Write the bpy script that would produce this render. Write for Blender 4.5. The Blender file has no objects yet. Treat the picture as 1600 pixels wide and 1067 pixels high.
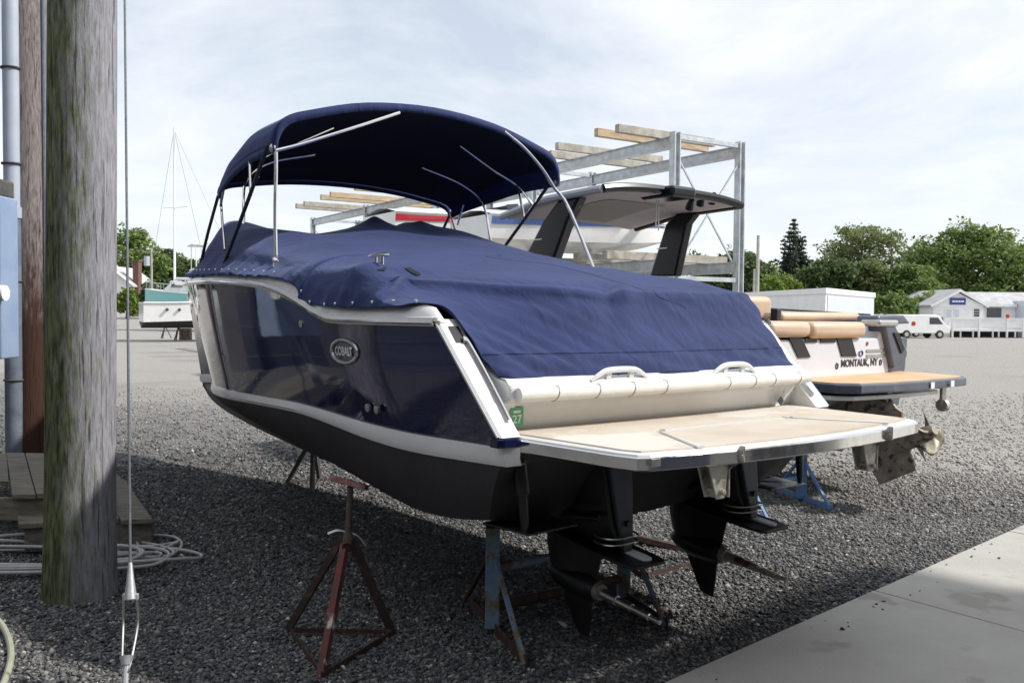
import bpy, math, random
import numpy as np
from mathutils import Vector, Matrix

random.seed(7)
rng = np.random.default_rng(7)
SC = bpy.context.scene
COL = SC.collection
R = math.radians

# ------------------------------------------------------------------ camera
CAM_F, CAM_PITCH, CAM_ROLL, CAM_H = 1400.0, 0.0324, 0.0081, 1.70
_cp, _sp = math.cos(CAM_PITCH), math.sin(CAM_PITCH)
C_FW = np.array([0, _cp, -_sp]); _up0 = np.array([0, _sp, _cp])
C_R = np.array([1.0, 0, 0]) * math.cos(CAM_ROLL) + _up0 * math.sin(CAM_ROLL)
C_U = np.cross(C_R, C_FW)
C_C = np.array([0, 0, CAM_H])
cd = bpy.data.cameras.new('camera'); cam = bpy.data.objects.new('camera', cd); COL.objects.link(cam)
cd.sensor_width = 36.0; cd.lens = CAM_F / 1600 * 36; cd.clip_start = 0.05; cd.clip_end = 5000
M = Matrix.Identity(4)
for i in range(3):
    M[i][0] = C_R[i]; M[i][1] = C_U[i]; M[i][2] = -C_FW[i]; M[i][3] = C_C[i]
cam.matrix_world = M
SC.camera = cam

# ------------------------------------------------------------------ sky and sun
SUN_EL, SUN_AZ = R(42), R(95)      # azimuth measured clockwise from +Y: the sun stands to the right
w = bpy.data.worlds.new('World'); SC.world = w; w.use_nodes = True
nt = w.node_tree; nt.nodes.clear()
def N(tree, kind, **kw):
    n = tree.nodes.new(kind)
    for k, v in kw.items(): setattr(n, k, v)
    return n
sky = N(nt, 'ShaderNodeTexSky', sky_type='NISHITA', sun_disc=False)
sky.sun_elevation = SUN_EL; sky.sun_rotation = SUN_AZ; sky.air_density = 1.0; sky.dust_density = 0.6; sky.ozone_density = 1.0
tc = N(nt, 'ShaderNodeTexCoord')
sep = N(nt, 'ShaderNodeSeparateXYZ'); nt.links.new(tc.outputs['Generated'], sep.inputs[0])
zc = N(nt, 'ShaderNodeMath', operation='MAXIMUM'); zc.inputs[1].default_value = 0.0; nt.links.new(sep.outputs['Z'], zc.inputs[0])
za = N(nt, 'ShaderNodeMath', operation='ADD'); za.inputs[1].default_value = 0.22; nt.links.new(zc.outputs[0], za.inputs[0])
dx = N(nt, 'ShaderNodeMath', operation='DIVIDE'); nt.links.new(sep.outputs['X'], dx.inputs[0]); nt.links.new(za.outputs[0], dx.inputs[1])
dy = N(nt, 'ShaderNodeMath', operation='DIVIDE'); nt.links.new(sep.outputs['Y'], dy.inputs[0]); nt.links.new(za.outputs[0], dy.inputs[1])
cmb = N(nt, 'ShaderNodeCombineXYZ'); nt.links.new(dx.outputs[0], cmb.inputs[0]); nt.links.new(dy.outputs[0], cmb.inputs[1])
cmb.inputs[2].default_value = 3.3
n1 = N(nt, 'ShaderNodeTexNoise'); n1.inputs['Scale'].default_value = 1.15; n1.inputs['Detail'].default_value = 9; n1.inputs['Roughness'].default_value = 0.62; n1.inputs['Distortion'].default_value = 0.35
nt.links.new(cmb.outputs[0], n1.inputs['Vector'])
rmp = N(nt, 'ShaderNodeValToRGB'); rmp.color_ramp.elements[0].position = 0.34; rmp.color_ramp.elements[0].color = (0.50, 0.50, 0.50, 1)
rmp.color_ramp.elements[1].position = 0.62; rmp.color_ramp.elements[1].color = (0.98, 0.98, 0.98, 1)
nt.links.new(n1.outputs['Fac'], rmp.inputs[0])
mixs = N(nt, 'ShaderNodeMixRGB'); nt.links.new(rmp.outputs[0], mixs.inputs[0]); nt.links.new(sky.outputs[0], mixs.inputs[1])
mixs.inputs[2].default_value = (7.2, 7.42, 7.75, 1)
bg = N(nt, 'ShaderNodeBackground'); bg.inputs['Strength'].default_value = 0.10
wo = N(nt, 'ShaderNodeOutputWorld')
nt.links.new(mixs.outputs[0], bg.inputs[0]); nt.links.new(bg.outputs[0], wo.inputs[0])
sd = bpy.data.lights.new('sun', 'SUN'); sd.energy = 3.4; sd.angle = R(2.0); sd.color = (1.0, 0.96, 0.90)
sun = bpy.data.objects.new('sun', sd); COL.objects.link(sun)
sun_dir = Vector((math.sin(SUN_AZ) * math.cos(SUN_EL), math.cos(SUN_AZ) * math.cos(SUN_EL), math.sin(SUN_EL)))
sun.rotation_euler = sun_dir.to_track_quat('Z', 'Y').to_euler(); sun.location = (20, -5, 30)
SC.view_settings.view_transform = 'Standard'; SC.view_settings.look = 'None'
SC.view_settings.exposure = 0.50; SC.view_settings.gamma = 1.0; SC.view_settings.use_curve_mapping = False
SC.cycles.max_bounces = 8; SC.cycles.diffuse_bounces = 3; SC.cycles.glossy_bounces = 4; SC.cycles.transmission_bounces = 4; SC.cycles.transparent_max_bounces = 8

# ------------------------------------------------------------------ pixels of the photograph to points
def ray(x, y): return C_FW + C_R * (x - 800) / CAM_F - C_U * (y - 533.5) / CAM_F
def on_ground(x, y, z=0.0):
    d = ray(x, y); return C_C + d * ((z - CAM_H) / d[2])
def at_depth(x, y, Y):
    d = ray(x, y); return C_C + d * (Y / d[1])

# ------------------------------------------------------------------ materials
MATS = {}
def mat(name, c1, c2=None, scale=6.0, rough=0.5, metal=0.0, bump=0.0, bscale=80.0, coat=0.0, stretch=(1, 1, 1),
        lo=0.38, hi=0.62, detail=6, c3=None, s3=30.0, t3=0.6, sheen=0.0, rough2=None, bdist=0.01, spec=0.5, trans=0.0, vec='Object'):
    m = bpy.data.materials.new(name); m.use_nodes = True; t = m.node_tree; L = t.links
    b = t.nodes['Principled BSDF']
    b.inputs['Roughness'].default_value = rough; b.inputs['Metallic'].default_value = metal
    b.inputs['Coat Weight'].default_value = coat; b.inputs['Coat Roughness'].default_value = 0.03
    b.inputs['Specular IOR Level'].default_value = spec
    b.inputs['Transmission Weight'].default_value = trans
    if sheen: b.inputs['Sheen Weight'].default_value = sheen
    tcn = N(t, 'ShaderNodeTexCoord'); mp = N(t, 'ShaderNodeMapping'); mp.inputs['Scale'].default_value = stretch
    if vec == 'World':
        g = N(t, 'ShaderNodeNewGeometry'); L.new(g.outputs['Position'], mp.inputs[0])
    else:
        L.new(tcn.outputs[vec], mp.inputs[0])
    col = None
    if c2 is not None:
        n = N(t, 'ShaderNodeTexNoise'); n.inputs['Scale'].default_value = scale; n.inputs['Detail'].default_value = detail
        n.inputs['Roughness'].default_value = 0.65; L.new(mp.outputs[0], n.inputs['Vector'])
        r = N(t, 'ShaderNodeValToRGB'); r.color_ramp.elements[0].position = lo; r.color_ramp.elements[1].position = hi
        r.color_ramp.elements[0].color = (*c1, 1); r.color_ramp.elements[1].color = (*c2, 1)
        L.new(n.outputs['Fac'], r.inputs[0]); col = r.outputs[0]
        if rough2 is not None:
            mr = N(t, 'ShaderNodeMapRange'); mr.inputs['From Min'].default_value = lo; mr.inputs['From Max'].default_value = hi
            mr.inputs['To Min'].default_value = rough; mr.inputs['To Max'].default_value = rough2
            L.new(n.outputs['Fac'], mr.inputs[0]); L.new(mr.outputs[0], b.inputs['Roughness'])
        if c3 is not None:
            n3 = N(t, 'ShaderNodeTexNoise'); n3.inputs['Scale'].default_value = s3; n3.inputs['Detail'].default_value = 5
            L.new(mp.outputs[0], n3.inputs['Vector'])
            r3 = N(t, 'ShaderNodeValToRGB'); r3.color_ramp.elements[0].position = t3; r3.color_ramp.elements[1].position = t3 + 0.06
            L.new(n3.outputs['Fac'], r3.inputs[0])
            mx = N(t, 'ShaderNodeMixRGB'); L.new(r3.outputs[0], mx.inputs[0]); L.new(col, mx.inputs[1]); mx.inputs[2].default_value = (*c3, 1)
            col = mx.outputs[0]
        L.new(col, b.inputs['Base Color'])
    else:
        b.inputs['Base Color'].default_value = (*c1, 1)
    if bump:
        nb = N(t, 'ShaderNodeTexNoise'); nb.inputs['Scale'].default_value = bscale; nb.inputs['Detail'].default_value = 6; nb.inputs['Roughness'].default_value = 0.6
        L.new(mp.outputs[0], nb.inputs['Vector'])
        bp = N(t, 'ShaderNodeBump'); bp.inputs['Strength'].default_value = bump; bp.inputs['Distance'].default_value = bdist
        L.new(nb.outputs['Fac'], bp.inputs['Height']); L.new(bp.outputs[0], b.inputs['Normal'])
    MATS[name] = m
    return m

mat('navy_gelcoat', (0.006, 0.009, 0.045), (0.007, 0.010, 0.048), rough=0.05, coat=0.6, bump=0.035, bscale=1.6, bdist=0.06, spec=0.45)
mat('bottom_paint', (0.022, 0.021, 0.024), (0.032, 0.030, 0.033), scale=3, rough=0.62, bump=0.15, bscale=60)
mat('white_gelcoat', (0.74, 0.74, 0.73), (0.80, 0.80, 0.79), scale=2, rough=0.22, coat=0.3)
mat('cream_vinyl', (0.70, 0.68, 0.63), (0.78, 0.76, 0.71), scale=6, rough=0.38, bump=0.2, bscale=25)
mat('chrome', (0.86, 0.86, 0.85), (0.80, 0.80, 0.79), scale=9, rough=0.09, metal=1.0, rough2=0.2)
mat('satin_steel', (0.62, 0.62, 0.60), (0.5, 0.49, 0.46), scale=12, rough=0.3, metal=1.0)
mat('teak_mat', (0.50, 0.43, 0.345), (0.57, 0.51, 0.43), scale=3, rough=0.75, bump=0.2, bscale=300, c3=(0.63, 0.59, 0.53), s3=2.2, t3=0.56)
mat('tan_teak', (0.55, 0.36, 0.20), (0.66, 0.46, 0.28), scale=3, rough=0.6, bump=0.1, bscale=120)
mat('black_drive', (0.0045, 0.005, 0.006), (0.009, 0.0095, 0.011), scale=7, rough=0.3, bump=0.12, bscale=50, rough2=0.5)
mat('grey_drive', (0.028, 0.032, 0.045), (0.045, 0.05, 0.065), scale=7, rough=0.35, bump=0.1, bscale=60)
mat('zinc', (0.74, 0.74, 0.76), (0.82, 0.82, 0.84), scale=30, rough=0.6, bump=0.5, bscale=60)
mat('bronze_dirty', (0.20, 0.17, 0.13), (0.34, 0.31, 0.25), scale=9, rough=0.55, metal=0.4, bump=0.3, bscale=40, c3=(0.08, 0.06, 0.05), s3=14, t3=0.58)
mat('cast_alu', (0.42, 0.39, 0.33), (0.58, 0.56, 0.5), scale=14, rough=0.5, metal=0.6, bump=0.3, bscale=70, c3=(0.25, 0.2, 0.14), s3=20, t3=0.62)
mat('sleeve', (0.03, 0.033, 0.045), rough=0.35)
mat('rust', (0.068, 0.038, 0.028), (0.040, 0.030, 0.026), scale=14, rough=0.85, bump=0.5, bscale=90, c3=(0.115, 0.065, 0.042), s3=25, t3=0.58)
mat('red_chipped', (0.16, 0.030, 0.026), (0.09, 0.028, 0.022), scale=10, rough=0.6, bump=0.4, bscale=80, c3=(0.55, 0.50, 0.48), s3=7, t3=0.60)
mat('blue_chipped', (0.16, 0.26, 0.40), (0.24, 0.34, 0.42), scale=9, rough=0.6, bump=0.4, bscale=80, c3=(0.20, 0.16, 0.11), s3=9, t3=0.50)
mat('blue_paint', (0.10, 0.22, 0.45), (0.14, 0.28, 0.50), scale=6, rough=0.5, bump=0.15, bscale=70, c3=(0.18, 0.12, 0.09), s3=9, t3=0.62)
mat('dark_steel', (0.05, 0.05, 0.048), (0.09, 0.08, 0.07), scale=12, rough=0.7, bump=0.3)
mat('galv', (0.42, 0.45, 0.48), (0.58, 0.61, 0.63), scale=5, rough=0.42, metal=0.55, bump=0.1, bscale=40)
mat('rack_wood', (0.40, 0.29, 0.18), (0.52, 0.42, 0.30), scale=3, rough=0.85, bump=0.4, stretch=(1, 1, 6), bscale=30)
mat('rack_wood_old', (0.30, 0.28, 0.24), (0.45, 0.42, 0.36), scale=4, rough=0.9, bump=0.4, bscale=30)
mat('deck_wood', (0.14, 0.125, 0.10), (0.24, 0.22, 0.18), scale=5, rough=0.9, bump=0.8, bscale=40, stretch=(1, 8, 8), c3=(0.10, 0.11, 0.06), s3=4, t3=0.6)
mat('concrete', (0.36, 0.345, 0.31), (0.47, 0.455, 0.42), scale=1.1, rough=0.85, bump=0.35, bscale=60, c3=(0.31, 0.295, 0.26), s3=2.4, t3=0.60, vec='World', lo=0.3, hi=0.7)
mat('cable_grey', (0.50, 0.49, 0.49), (0.40, 0.39, 0.38), scale=4, rough=0.5)
mat('hose_green', (0.30, 0.32, 0.24), (0.38, 0.38, 0.30), scale=5, rough=0.5)
mat('conduit_light', (0.36, 0.40, 0.48), (0.42, 0.46, 0.53), scale=3, rough=0.5)
mat('conduit_dark', (0.10, 0.12, 0.16), (0.16, 0.18, 0.22), scale=5, rough=0.6)
mat('box_blue', (0.22, 0.30, 0.45), (0.28, 0.36, 0.5), scale=3, rough=0.5)
mat('wire_steel', (0.16, 0.17, 0.19), (0.24, 0.25, 0.27), scale=60, rough=0.45, metal=0.6)
mat('hardtop_black', (0.007, 0.008, 0.011), rough=0.22, spec=0.35)
mat('hardtop_grey', (0.34, 0.36, 0.40), (0.4, 0.42, 0.46), scale=2, rough=0.3, coat=0.3)
mat('headliner', (0.60, 0.51, 0.46), (0.66, 0.57, 0.52), scale=2, rough=0.8)
mat('mesh_panel', (0.34, 0.29, 0.23), (0.52, 0.46, 0.38), scale=90, rough=0.9)
mat('tan_vinyl', (0.52, 0.38, 0.27), (0.58, 0.44, 0.32), scale=3, rough=0.45, bump=0.1, bscale=200)
mat('silver_hull', (0.62, 0.645, 0.71), (0.67, 0.69, 0.75), scale=2, rough=0.2, coat=0.4)
mat('slate', (0.07, 0.08, 0.11), (0.10, 0.11, 0.15), scale=4, rough=0.3, coat=0.3)
mat('black_plastic', (0.012, 0.012, 0.014), rough=0.45)
mat('window_dark', (0.03, 0.035, 0.05), rough=0.06, spec=0.8)
mat('white_paint', (0.76, 0.76, 0.75), (0.82, 0.82, 0.81), scale=1.5, rough=0.6)
mat('siding_white', (0.78, 0.78, 0.78), (0.84, 0.84, 0.83), scale=1.0, rough=0.7)
mat('siding_bluegrey', (0.52, 0.56, 0.62), (0.56, 0.60, 0.66), scale=1.0, rough=0.6)
mat('shingle', (0.36, 0.36, 0.37), (0.50, 0.50, 0.51), scale=1.3, rough=0.9, bump=0.3, bscale=20)
mat('brick_red', (0.11, 0.06, 0.05), (0.16, 0.09, 0.075), scale=6, rough=0.9)
mat('sign_blue', (0.05, 0.06, 0.30), rough=0.5)
mat('letter_white', (0.8, 0.8, 0.82), rough=0.5)
mat('letter_dark', (0.03, 0.03, 0.035), rough=0.4)
mat('red_stripe', (0.42, 0.015, 0.03), rough=0.2, coat=0.4)
mat('blue_stripe', (0.05, 0.10, 0.30), rough=0.2, coat=0.4)
mat('teal_hull', (0.22, 0.52, 0.52), rough=0.3, coat=0.3)
mat('green_sticker', (0.10, 0.42, 0.20), rough=0.5)
mat('red_vest', (0.65, 0.06, 0.03), rough=0.8)
mat('skin', (0.45, 0.27, 0.19), rough=0.6)
mat('tyre', (0.015, 0.015, 0.016), rough=0.8)
mat('bark', (0.10, 0.08, 0.06), (0.17, 0.14, 0.11), scale=6, rough=0.95, bump=0.6, bscale=20)
mat('grey_pole', (0.30, 0.28, 0.25), (0.40, 0.38, 0.35), scale=4, rough=0.9)
mat('shed_dark', (0.05, 0.05, 0.055), (0.075, 0.075, 0.08), scale=1.2, rough=0.6)
mat('shed_metal', (0.36, 0.345, 0.32), (0.42, 0.405, 0.38), scale=1.2, rough=0.5)
mat('near_black_cloth', (0.006, 0.008, 0.020), (0.008, 0.010, 0.025), scale=3, rough=0.9, bump=0.3, bscale=300)
mat('red_pad', (0.30, 0.10, 0.10), (0.42, 0.26, 0.26), scale=30, rough=0.8)

def canvas_mat():
    m = bpy.data.materials.new('navy_canvas'); m.use_nodes = True; t = m.node_tree; L = t.links
    b = t.nodes['Principled BSDF']; b.inputs['Roughness'].default_value = 0.82; b.inputs['Sheen Weight'].default_value = 0.25
    b.inputs['Sheen Tint'].default_value = (0.5, 0.6, 1.0, 1); b.inputs['Specular IOR Level'].default_value = 0.25
    tcn = N(t, 'ShaderNodeTexCoord')
    n = N(t, 'ShaderNodeTexNoise'); n.inputs['Scale'].default_value = 2.2; n.inputs['Detail'].default_value = 7; n.inputs['Roughness'].default_value = 0.6
    L.new(tcn.outputs['Object'], n.inputs['Vector'])
    r = N(t, 'ShaderNodeValToRGB'); r.color_ramp.elements[0].position = 0.35; r.color_ramp.elements[1].position = 0.68
    r.color_ramp.elements[0].color = (0.013, 0.022, 0.082, 1); r.color_ramp.elements[1].color = (0.021, 0.033, 0.108, 1)
    L.new(n.outputs['Fac'], r.inputs[0]); L.new(r.outputs[0], b.inputs['Base Color'])
    n2 = N(t, 'ShaderNodeTexNoise'); n2.inputs['Scale'].default_value = 420; L.new(tcn.outputs['Object'], n2.inputs['Vector'])
    mp = N(t, 'ShaderNodeMapping'); mp.inputs['Scale'].default_value = (9, 3.5, 4); mp.inputs['Rotation'].default_value = (0.3, 0.2, 0.7); L.new(tcn.outputs['Object'], mp.inputs[0])
    n3 = N(t, 'ShaderNodeTexNoise'); n3.inputs['Scale'].default_value = 1.0; n3.inputs['Detail'].default_value = 4; n3.inputs['Distortion'].default_value = 0.8; L.new(mp.outputs[0], n3.inputs['Vector'])
    b1 = N(t, 'ShaderNodeBump'); b1.inputs['Strength'].default_value = 0.5; b1.inputs['Distance'].default_value = 0.03; L.new(n3.outputs['Fac'], b1.inputs['Height'])
    b2 = N(t, 'ShaderNodeBump'); b2.inputs['Strength'].default_value = 0.2; b2.inputs['Distance'].default_value = 0.002; L.new(n2.outputs['Fac'], b2.inputs['Height']); L.new(b1.outputs[0], b2.inputs['Normal'])
    L.new(b2.outputs[0], b.inputs['Normal']); MATS['navy_canvas'] = m
canvas_mat()

def pole_mat(name, grey1, grey2, green, green_dir, brown):
    """weathered utility pole: vertical grain, algae on one side, creosote brown low down"""
    m = bpy.data.materials.new(name); m.use_nodes = True; t = m.node_tree; L = t.links
    b = t.nodes['Principled BSDF']; b.inputs['Roughness'].default_value = 0.9; b.inputs['Specular IOR Level'].default_value = 0.2
    tcn = N(t, 'ShaderNodeTexCoord')
    mp = N(t, 'ShaderNodeMapping'); mp.inputs['Scale'].default_value = (9, 9, 1.3); L.new(tcn.outputs['Object'], mp.inputs[0])
    n = N(t, 'ShaderNodeTexNoise'); n.inputs['Scale'].default_value = 7.0; n.inputs['Detail'].default_value = 9; n.inputs['Roughness'].default_value = 0.7; L.new(mp.outputs[0], n.inputs['Vector'])
    r = N(t, 'ShaderNodeValToRGB'); r.color_ramp.elements[0].position = 0.34; r.color_ramp.elements[1].position = 0.66
    r.color_ramp.elements[0].color = (*grey1, 1); r.color_ramp.elements[1].color = (*grey2, 1); L.new(n.outputs['Fac'], r.inputs[0])
    sp = N(t, 'ShaderNodeSeparateXYZ'); L.new(tcn.outputs['Object'], sp.inputs[0])
    # algae side: dot of the position with a direction, broken by stretched noise
    d = N(t, 'ShaderNodeVectorMath', operation='DOT_PRODUCT'); d.inputs[1].default_value = green_dir; L.new(tcn.outputs['Object'], d.inputs[0])
    mp2 = N(t, 'ShaderNodeMapping'); mp2.inputs['Scale'].default_value = (14, 14, 2.6); L.new(tcn.outputs['Object'], mp2.inputs[0])
    n2 = N(t, 'ShaderNodeTexNoise'); n2.inputs['Scale'].default_value = 1.6; n2.inputs['Detail'].default_value = 8; n2.inputs['Roughness'].default_value = 0.7; L.new(mp2.outputs[0], n2.inputs['Vector'])
    ma = N(t, 'ShaderNodeMath', operation='MULTIPLY_ADD'); L.new(n2.outputs['Fac'], ma.inputs[0]); ma.inputs[1].default_value = 1.5; L.new(d.outputs['Value'], ma.inputs[2])
    r2 = N(t, 'ShaderNodeValToRGB'); r2.color_ramp.elements[0].position = 0.52; r2.color_ramp.elements[1].position = 0.98; L.new(ma.outputs[0], r2.inputs[0])
    n4 = N(t, 'ShaderNodeTexNoise'); n4.inputs['Scale'].default_value = 3.5; n4.inputs['Detail'].default_value = 8; L.new(mp2.outputs[0], n4.inputs['Vector'])
    r4 = N(t, 'ShaderNodeValToRGB'); r4.color_ramp.elements[0].position = 0.35; r4.color_ramp.elements[1].position = 0.65
    r4.color_ramp.elements[0].color = (green[0] * 0.45, green[1] * 0.45, green[2] * 0.5, 1); r4.color_ramp.elements[1].color = (green[0] * 1.6, green[1] * 1.55, green[2] * 1.7, 1)
    L.new(n4.outputs['Fac'], r4.inputs[0])
    mx = N(t, 'ShaderNodeMixRGB'); L.new(r2.outputs[0], mx.inputs[0]); L.new(r.outputs[0], mx.inputs[1]); L.new(r4.outputs[0], mx.inputs[2])
    col = mx.outputs[0]
    if brown:
        mz = N(t, 'ShaderNodeMapRange'); mz.inputs['From Min'].default_value = 3.4; mz.inputs['From Max'].default_value = 0.2; L.new(sp.outputs['Z'], mz.inputs[0])
        mm = N(t, 'ShaderNodeMath', operation='MULTIPLY_ADD'); L.new(n2.outputs['Fac'], mm.inputs[0]); mm.inputs[1].default_value = 0.9; L.new(mz.outputs[0], mm.inputs[2])
        r5 = N(t, 'ShaderNodeValToRGB'); r5.color_ramp.elements[0].position = 0.68; r5.color_ramp.elements[1].position = 1.0; L.new(mm.outputs[0], r5.inputs[0])
        mx2 = N(t, 'ShaderNodeMixRGB'); L.new(r5.outputs[0], mx2.inputs[0]); L.new(col, mx2.inputs[1]); mx2.inputs[2].default_value = (*brown, 1); col = mx2.outputs[0]
    # drying cracks
    mp3 = N(t, 'ShaderNodeMapping'); mp3.inputs['Scale'].default_value = (30, 30, 1.1); L.new(tcn.outputs['Object'], mp3.inputs[0])
    v = N(t, 'ShaderNodeTexNoise'); v.inputs['Scale'].default_value = 2.3; v.inputs['Detail'].default_value = 3; L.new(mp3.outputs[0], v.inputs['Vector'])
    rc = N(t, 'ShaderNodeValToRGB'); rc.color_ramp.elements[0].position = 0.33; rc.color_ramp.elements[1].position = 0.40; L.new(v.outputs['Fac'], rc.inputs[0])
    mx3 = N(t, 'ShaderNodeMixRGB', blend_type='MULTIPLY'); mx3.inputs[0].default_value = 0.55; L.new(col, mx3.inputs[1]); L.new(rc.outputs[0], mx3.inputs[2])
    L.new(mx3.outputs[0], b.inputs['Base Color'])
    ad = N(t, 'ShaderNodeMath', operation='ADD'); L.new(n.outputs['Fac'], ad.inputs[0]); L.new(rc.outputs[0], ad.inputs[1])
    bp = N(t, 'ShaderNodeBump'); bp.inputs['Strength'].default_value = 0.7; bp.inputs['Distance'].default_value = 0.012; L.new(ad.outputs[0], bp.inputs['Height']); L.new(bp.outputs[0], b.inputs['Normal'])
    MATS[name] = m
pole_mat('pole_algae', (0.19, 0.185, 0.205), (0.37, 0.365, 0.40), (0.10, 0.12, 0.055), (-2.2, -0.9, 0), None)
pole_mat('pole_brown', (0.17, 0.145, 0.14), (0.28, 0.25, 0.245), (0.2, 0.17, 0.15), (-0.1, 0, 0), (0.060, 0.030, 0.022))

def sunlit_dust(t, g, col):
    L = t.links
    # dusty fines with sunlit brightness painted in, paler far out and to the right
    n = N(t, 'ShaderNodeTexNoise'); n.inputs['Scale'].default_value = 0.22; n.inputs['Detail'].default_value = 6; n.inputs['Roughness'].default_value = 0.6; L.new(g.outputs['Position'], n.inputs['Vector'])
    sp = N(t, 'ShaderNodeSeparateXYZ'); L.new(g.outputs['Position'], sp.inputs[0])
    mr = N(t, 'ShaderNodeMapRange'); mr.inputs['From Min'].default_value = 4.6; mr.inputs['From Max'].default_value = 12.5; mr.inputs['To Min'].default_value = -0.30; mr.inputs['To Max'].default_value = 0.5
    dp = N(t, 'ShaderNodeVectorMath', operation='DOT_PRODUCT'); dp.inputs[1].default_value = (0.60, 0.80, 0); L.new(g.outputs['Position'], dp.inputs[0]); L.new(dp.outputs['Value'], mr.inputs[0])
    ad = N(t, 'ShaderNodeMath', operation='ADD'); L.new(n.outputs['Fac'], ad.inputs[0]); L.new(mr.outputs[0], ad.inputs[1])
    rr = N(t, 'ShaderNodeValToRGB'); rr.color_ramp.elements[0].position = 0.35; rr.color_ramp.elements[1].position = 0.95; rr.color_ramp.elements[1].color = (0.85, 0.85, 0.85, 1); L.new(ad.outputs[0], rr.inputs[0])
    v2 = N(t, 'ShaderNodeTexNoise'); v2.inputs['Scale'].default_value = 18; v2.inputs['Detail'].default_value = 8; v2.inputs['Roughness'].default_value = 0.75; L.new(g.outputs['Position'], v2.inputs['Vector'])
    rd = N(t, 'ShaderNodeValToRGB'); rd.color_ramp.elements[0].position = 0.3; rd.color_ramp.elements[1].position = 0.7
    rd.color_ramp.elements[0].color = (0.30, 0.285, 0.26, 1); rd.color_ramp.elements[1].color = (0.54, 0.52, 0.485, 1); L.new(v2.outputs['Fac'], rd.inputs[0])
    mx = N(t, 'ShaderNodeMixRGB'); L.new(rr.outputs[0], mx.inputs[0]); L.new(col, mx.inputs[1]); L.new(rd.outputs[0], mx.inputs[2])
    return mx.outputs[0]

def gravel_mats():
    m = bpy.data.materials.new('gravel'); m.use_nodes = True; t = m.node_tree; L = t.links
    b = t.nodes['Principled BSDF']; b.inputs['Roughness'].default_value = 0.9; b.inputs['Specular IOR Level'].default_value = 0.25
    g = N(t, 'ShaderNodeNewGeometry')
    v = N(t, 'ShaderNodeTexVoronoi'); v.inputs['Scale'].default_value = 46; v.inputs['Randomness'].default_value = 1.0; L.new(g.outputs['Position'], v.inputs['Vector'])
    hs = N(t, 'ShaderNodeSeparateColor'); L.new(v.outputs['Color'], hs.inputs[0])
    r = N(t, 'ShaderNodeValToRGB'); e = r.color_ramp.elements; e[0].position = 0.0; e[0].color = (0.055, 0.056, 0.060, 1); e[1].position = 1.0; e[1].color = (0.36, 0.35, 0.34, 1)
    x = e.new(0.5); x.color = (0.125, 0.125, 0.128, 1); x = e.new(0.85); x.color = (0.21, 0.205, 0.195, 1)
    L.new(hs.outputs[0], r.inputs[0])
    col = sunlit_dust(t, g, r.outputs[0])
    L.new(col, b.inputs['Base Color'])
    iv = N(t, 'ShaderNodeMath', operation='SUBTRACT'); iv.inputs[0].default_value = 1.0; L.new(v.outputs['Distance'], iv.inputs[1])
    bp = N(t, 'ShaderNodeBump'); bp.inputs['Strength'].default_value = 0.9; bp.inputs['Distance'].default_value = 0.03; L.new(iv.outputs[0], bp.inputs['Height']); L.new(bp.outputs[0], b.inputs['Normal'])
    MATS['gravel'] = m
    # the loose stones on top: one shade per stone
    m = bpy.data.materials.new('gravel_stone'); m.use_nodes = True; t = m.node_tree; L = t.links
    b = t.nodes['Principled BSDF']; b.inputs['Roughness'].default_value = 0.85; b.inputs['Specular IOR Level'].default_value = 0.3
    g = N(t, 'ShaderNodeNewGeometry')
    r = N(t, 'ShaderNodeValToRGB'); e = r.color_ramp.elements; e[0].position = 0.0; e[0].color = (0.045, 0.047, 0.052, 1); e[1].position = 1.0; e[1].color = (0.62, 0.60, 0.57, 1)
    for p, c in ((0.35, (0.09, 0.092, 0.098)), (0.70, (0.15, 0.148, 0.145)), (0.92, (0.22, 0.215, 0.205)), (0.985, (0.33, 0.31, 0.28))):
        x = e.new(p); x.color = (*c, 1)
    L.new(g.outputs['Random Per Island'], r.inputs[0]); L.new(sunlit_dust(t, g, r.outputs[0]), b.inputs['Base Color'])
    MATS['gravel_stone'] = m
gravel_mats()

def leaf_mat(name, c1, c2):
    m = bpy.data.materials.new(name); m.use_nodes = True; t = m.node_tree; L = t.links
    b = t.nodes['Principled BSDF']; b.inputs['Roughness'].default_value = 0.6; b.inputs['Specular IOR Level'].default_value = 0.25
    g = N(t, 'ShaderNodeNewGeometry')
    r = N(t, 'ShaderNodeValToRGB'); r.color_ramp.elements[0].color = (*c1, 1); r.color_ramp.elements[1].color = (*c2, 1)
    L.new(g.outputs['Random Per Island'], r.inputs[0]); L.new(r.outputs[0], b.inputs['Base Color'])
    tr = N(t, 'ShaderNodeBsdfTranslucent'); L.new(r.outputs[0], tr.inputs[0])
    ms = N(t, 'ShaderNodeMixShader'); ms.inputs[0].default_value = 0.35
    o = t.nodes['Material Output']; L.new(b.outputs[0], ms.inputs[1]); L.new(tr.outputs[0], ms.inputs[2]); L.new(ms.outputs[0], o.inputs[0])
    MATS[name] = m
leaf_mat('leaf_mid', (0.106, 0.175, 0.050), (0.250, 0.338, 0.112))
leaf_mat('leaf_dark', (0.062, 0.106, 0.044), (0.150, 0.206, 0.081))
leaf_mat('leaf_olive', (0.125, 0.169, 0.062), (0.263, 0.300, 0.131))
leaf_mat('leaf_light', (0.140, 0.220, 0.040), (0.270, 0.350, 0.090))
leaf_mat('needle', (0.040, 0.060, 0.042), (0.090, 0.115, 0.078))

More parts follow.
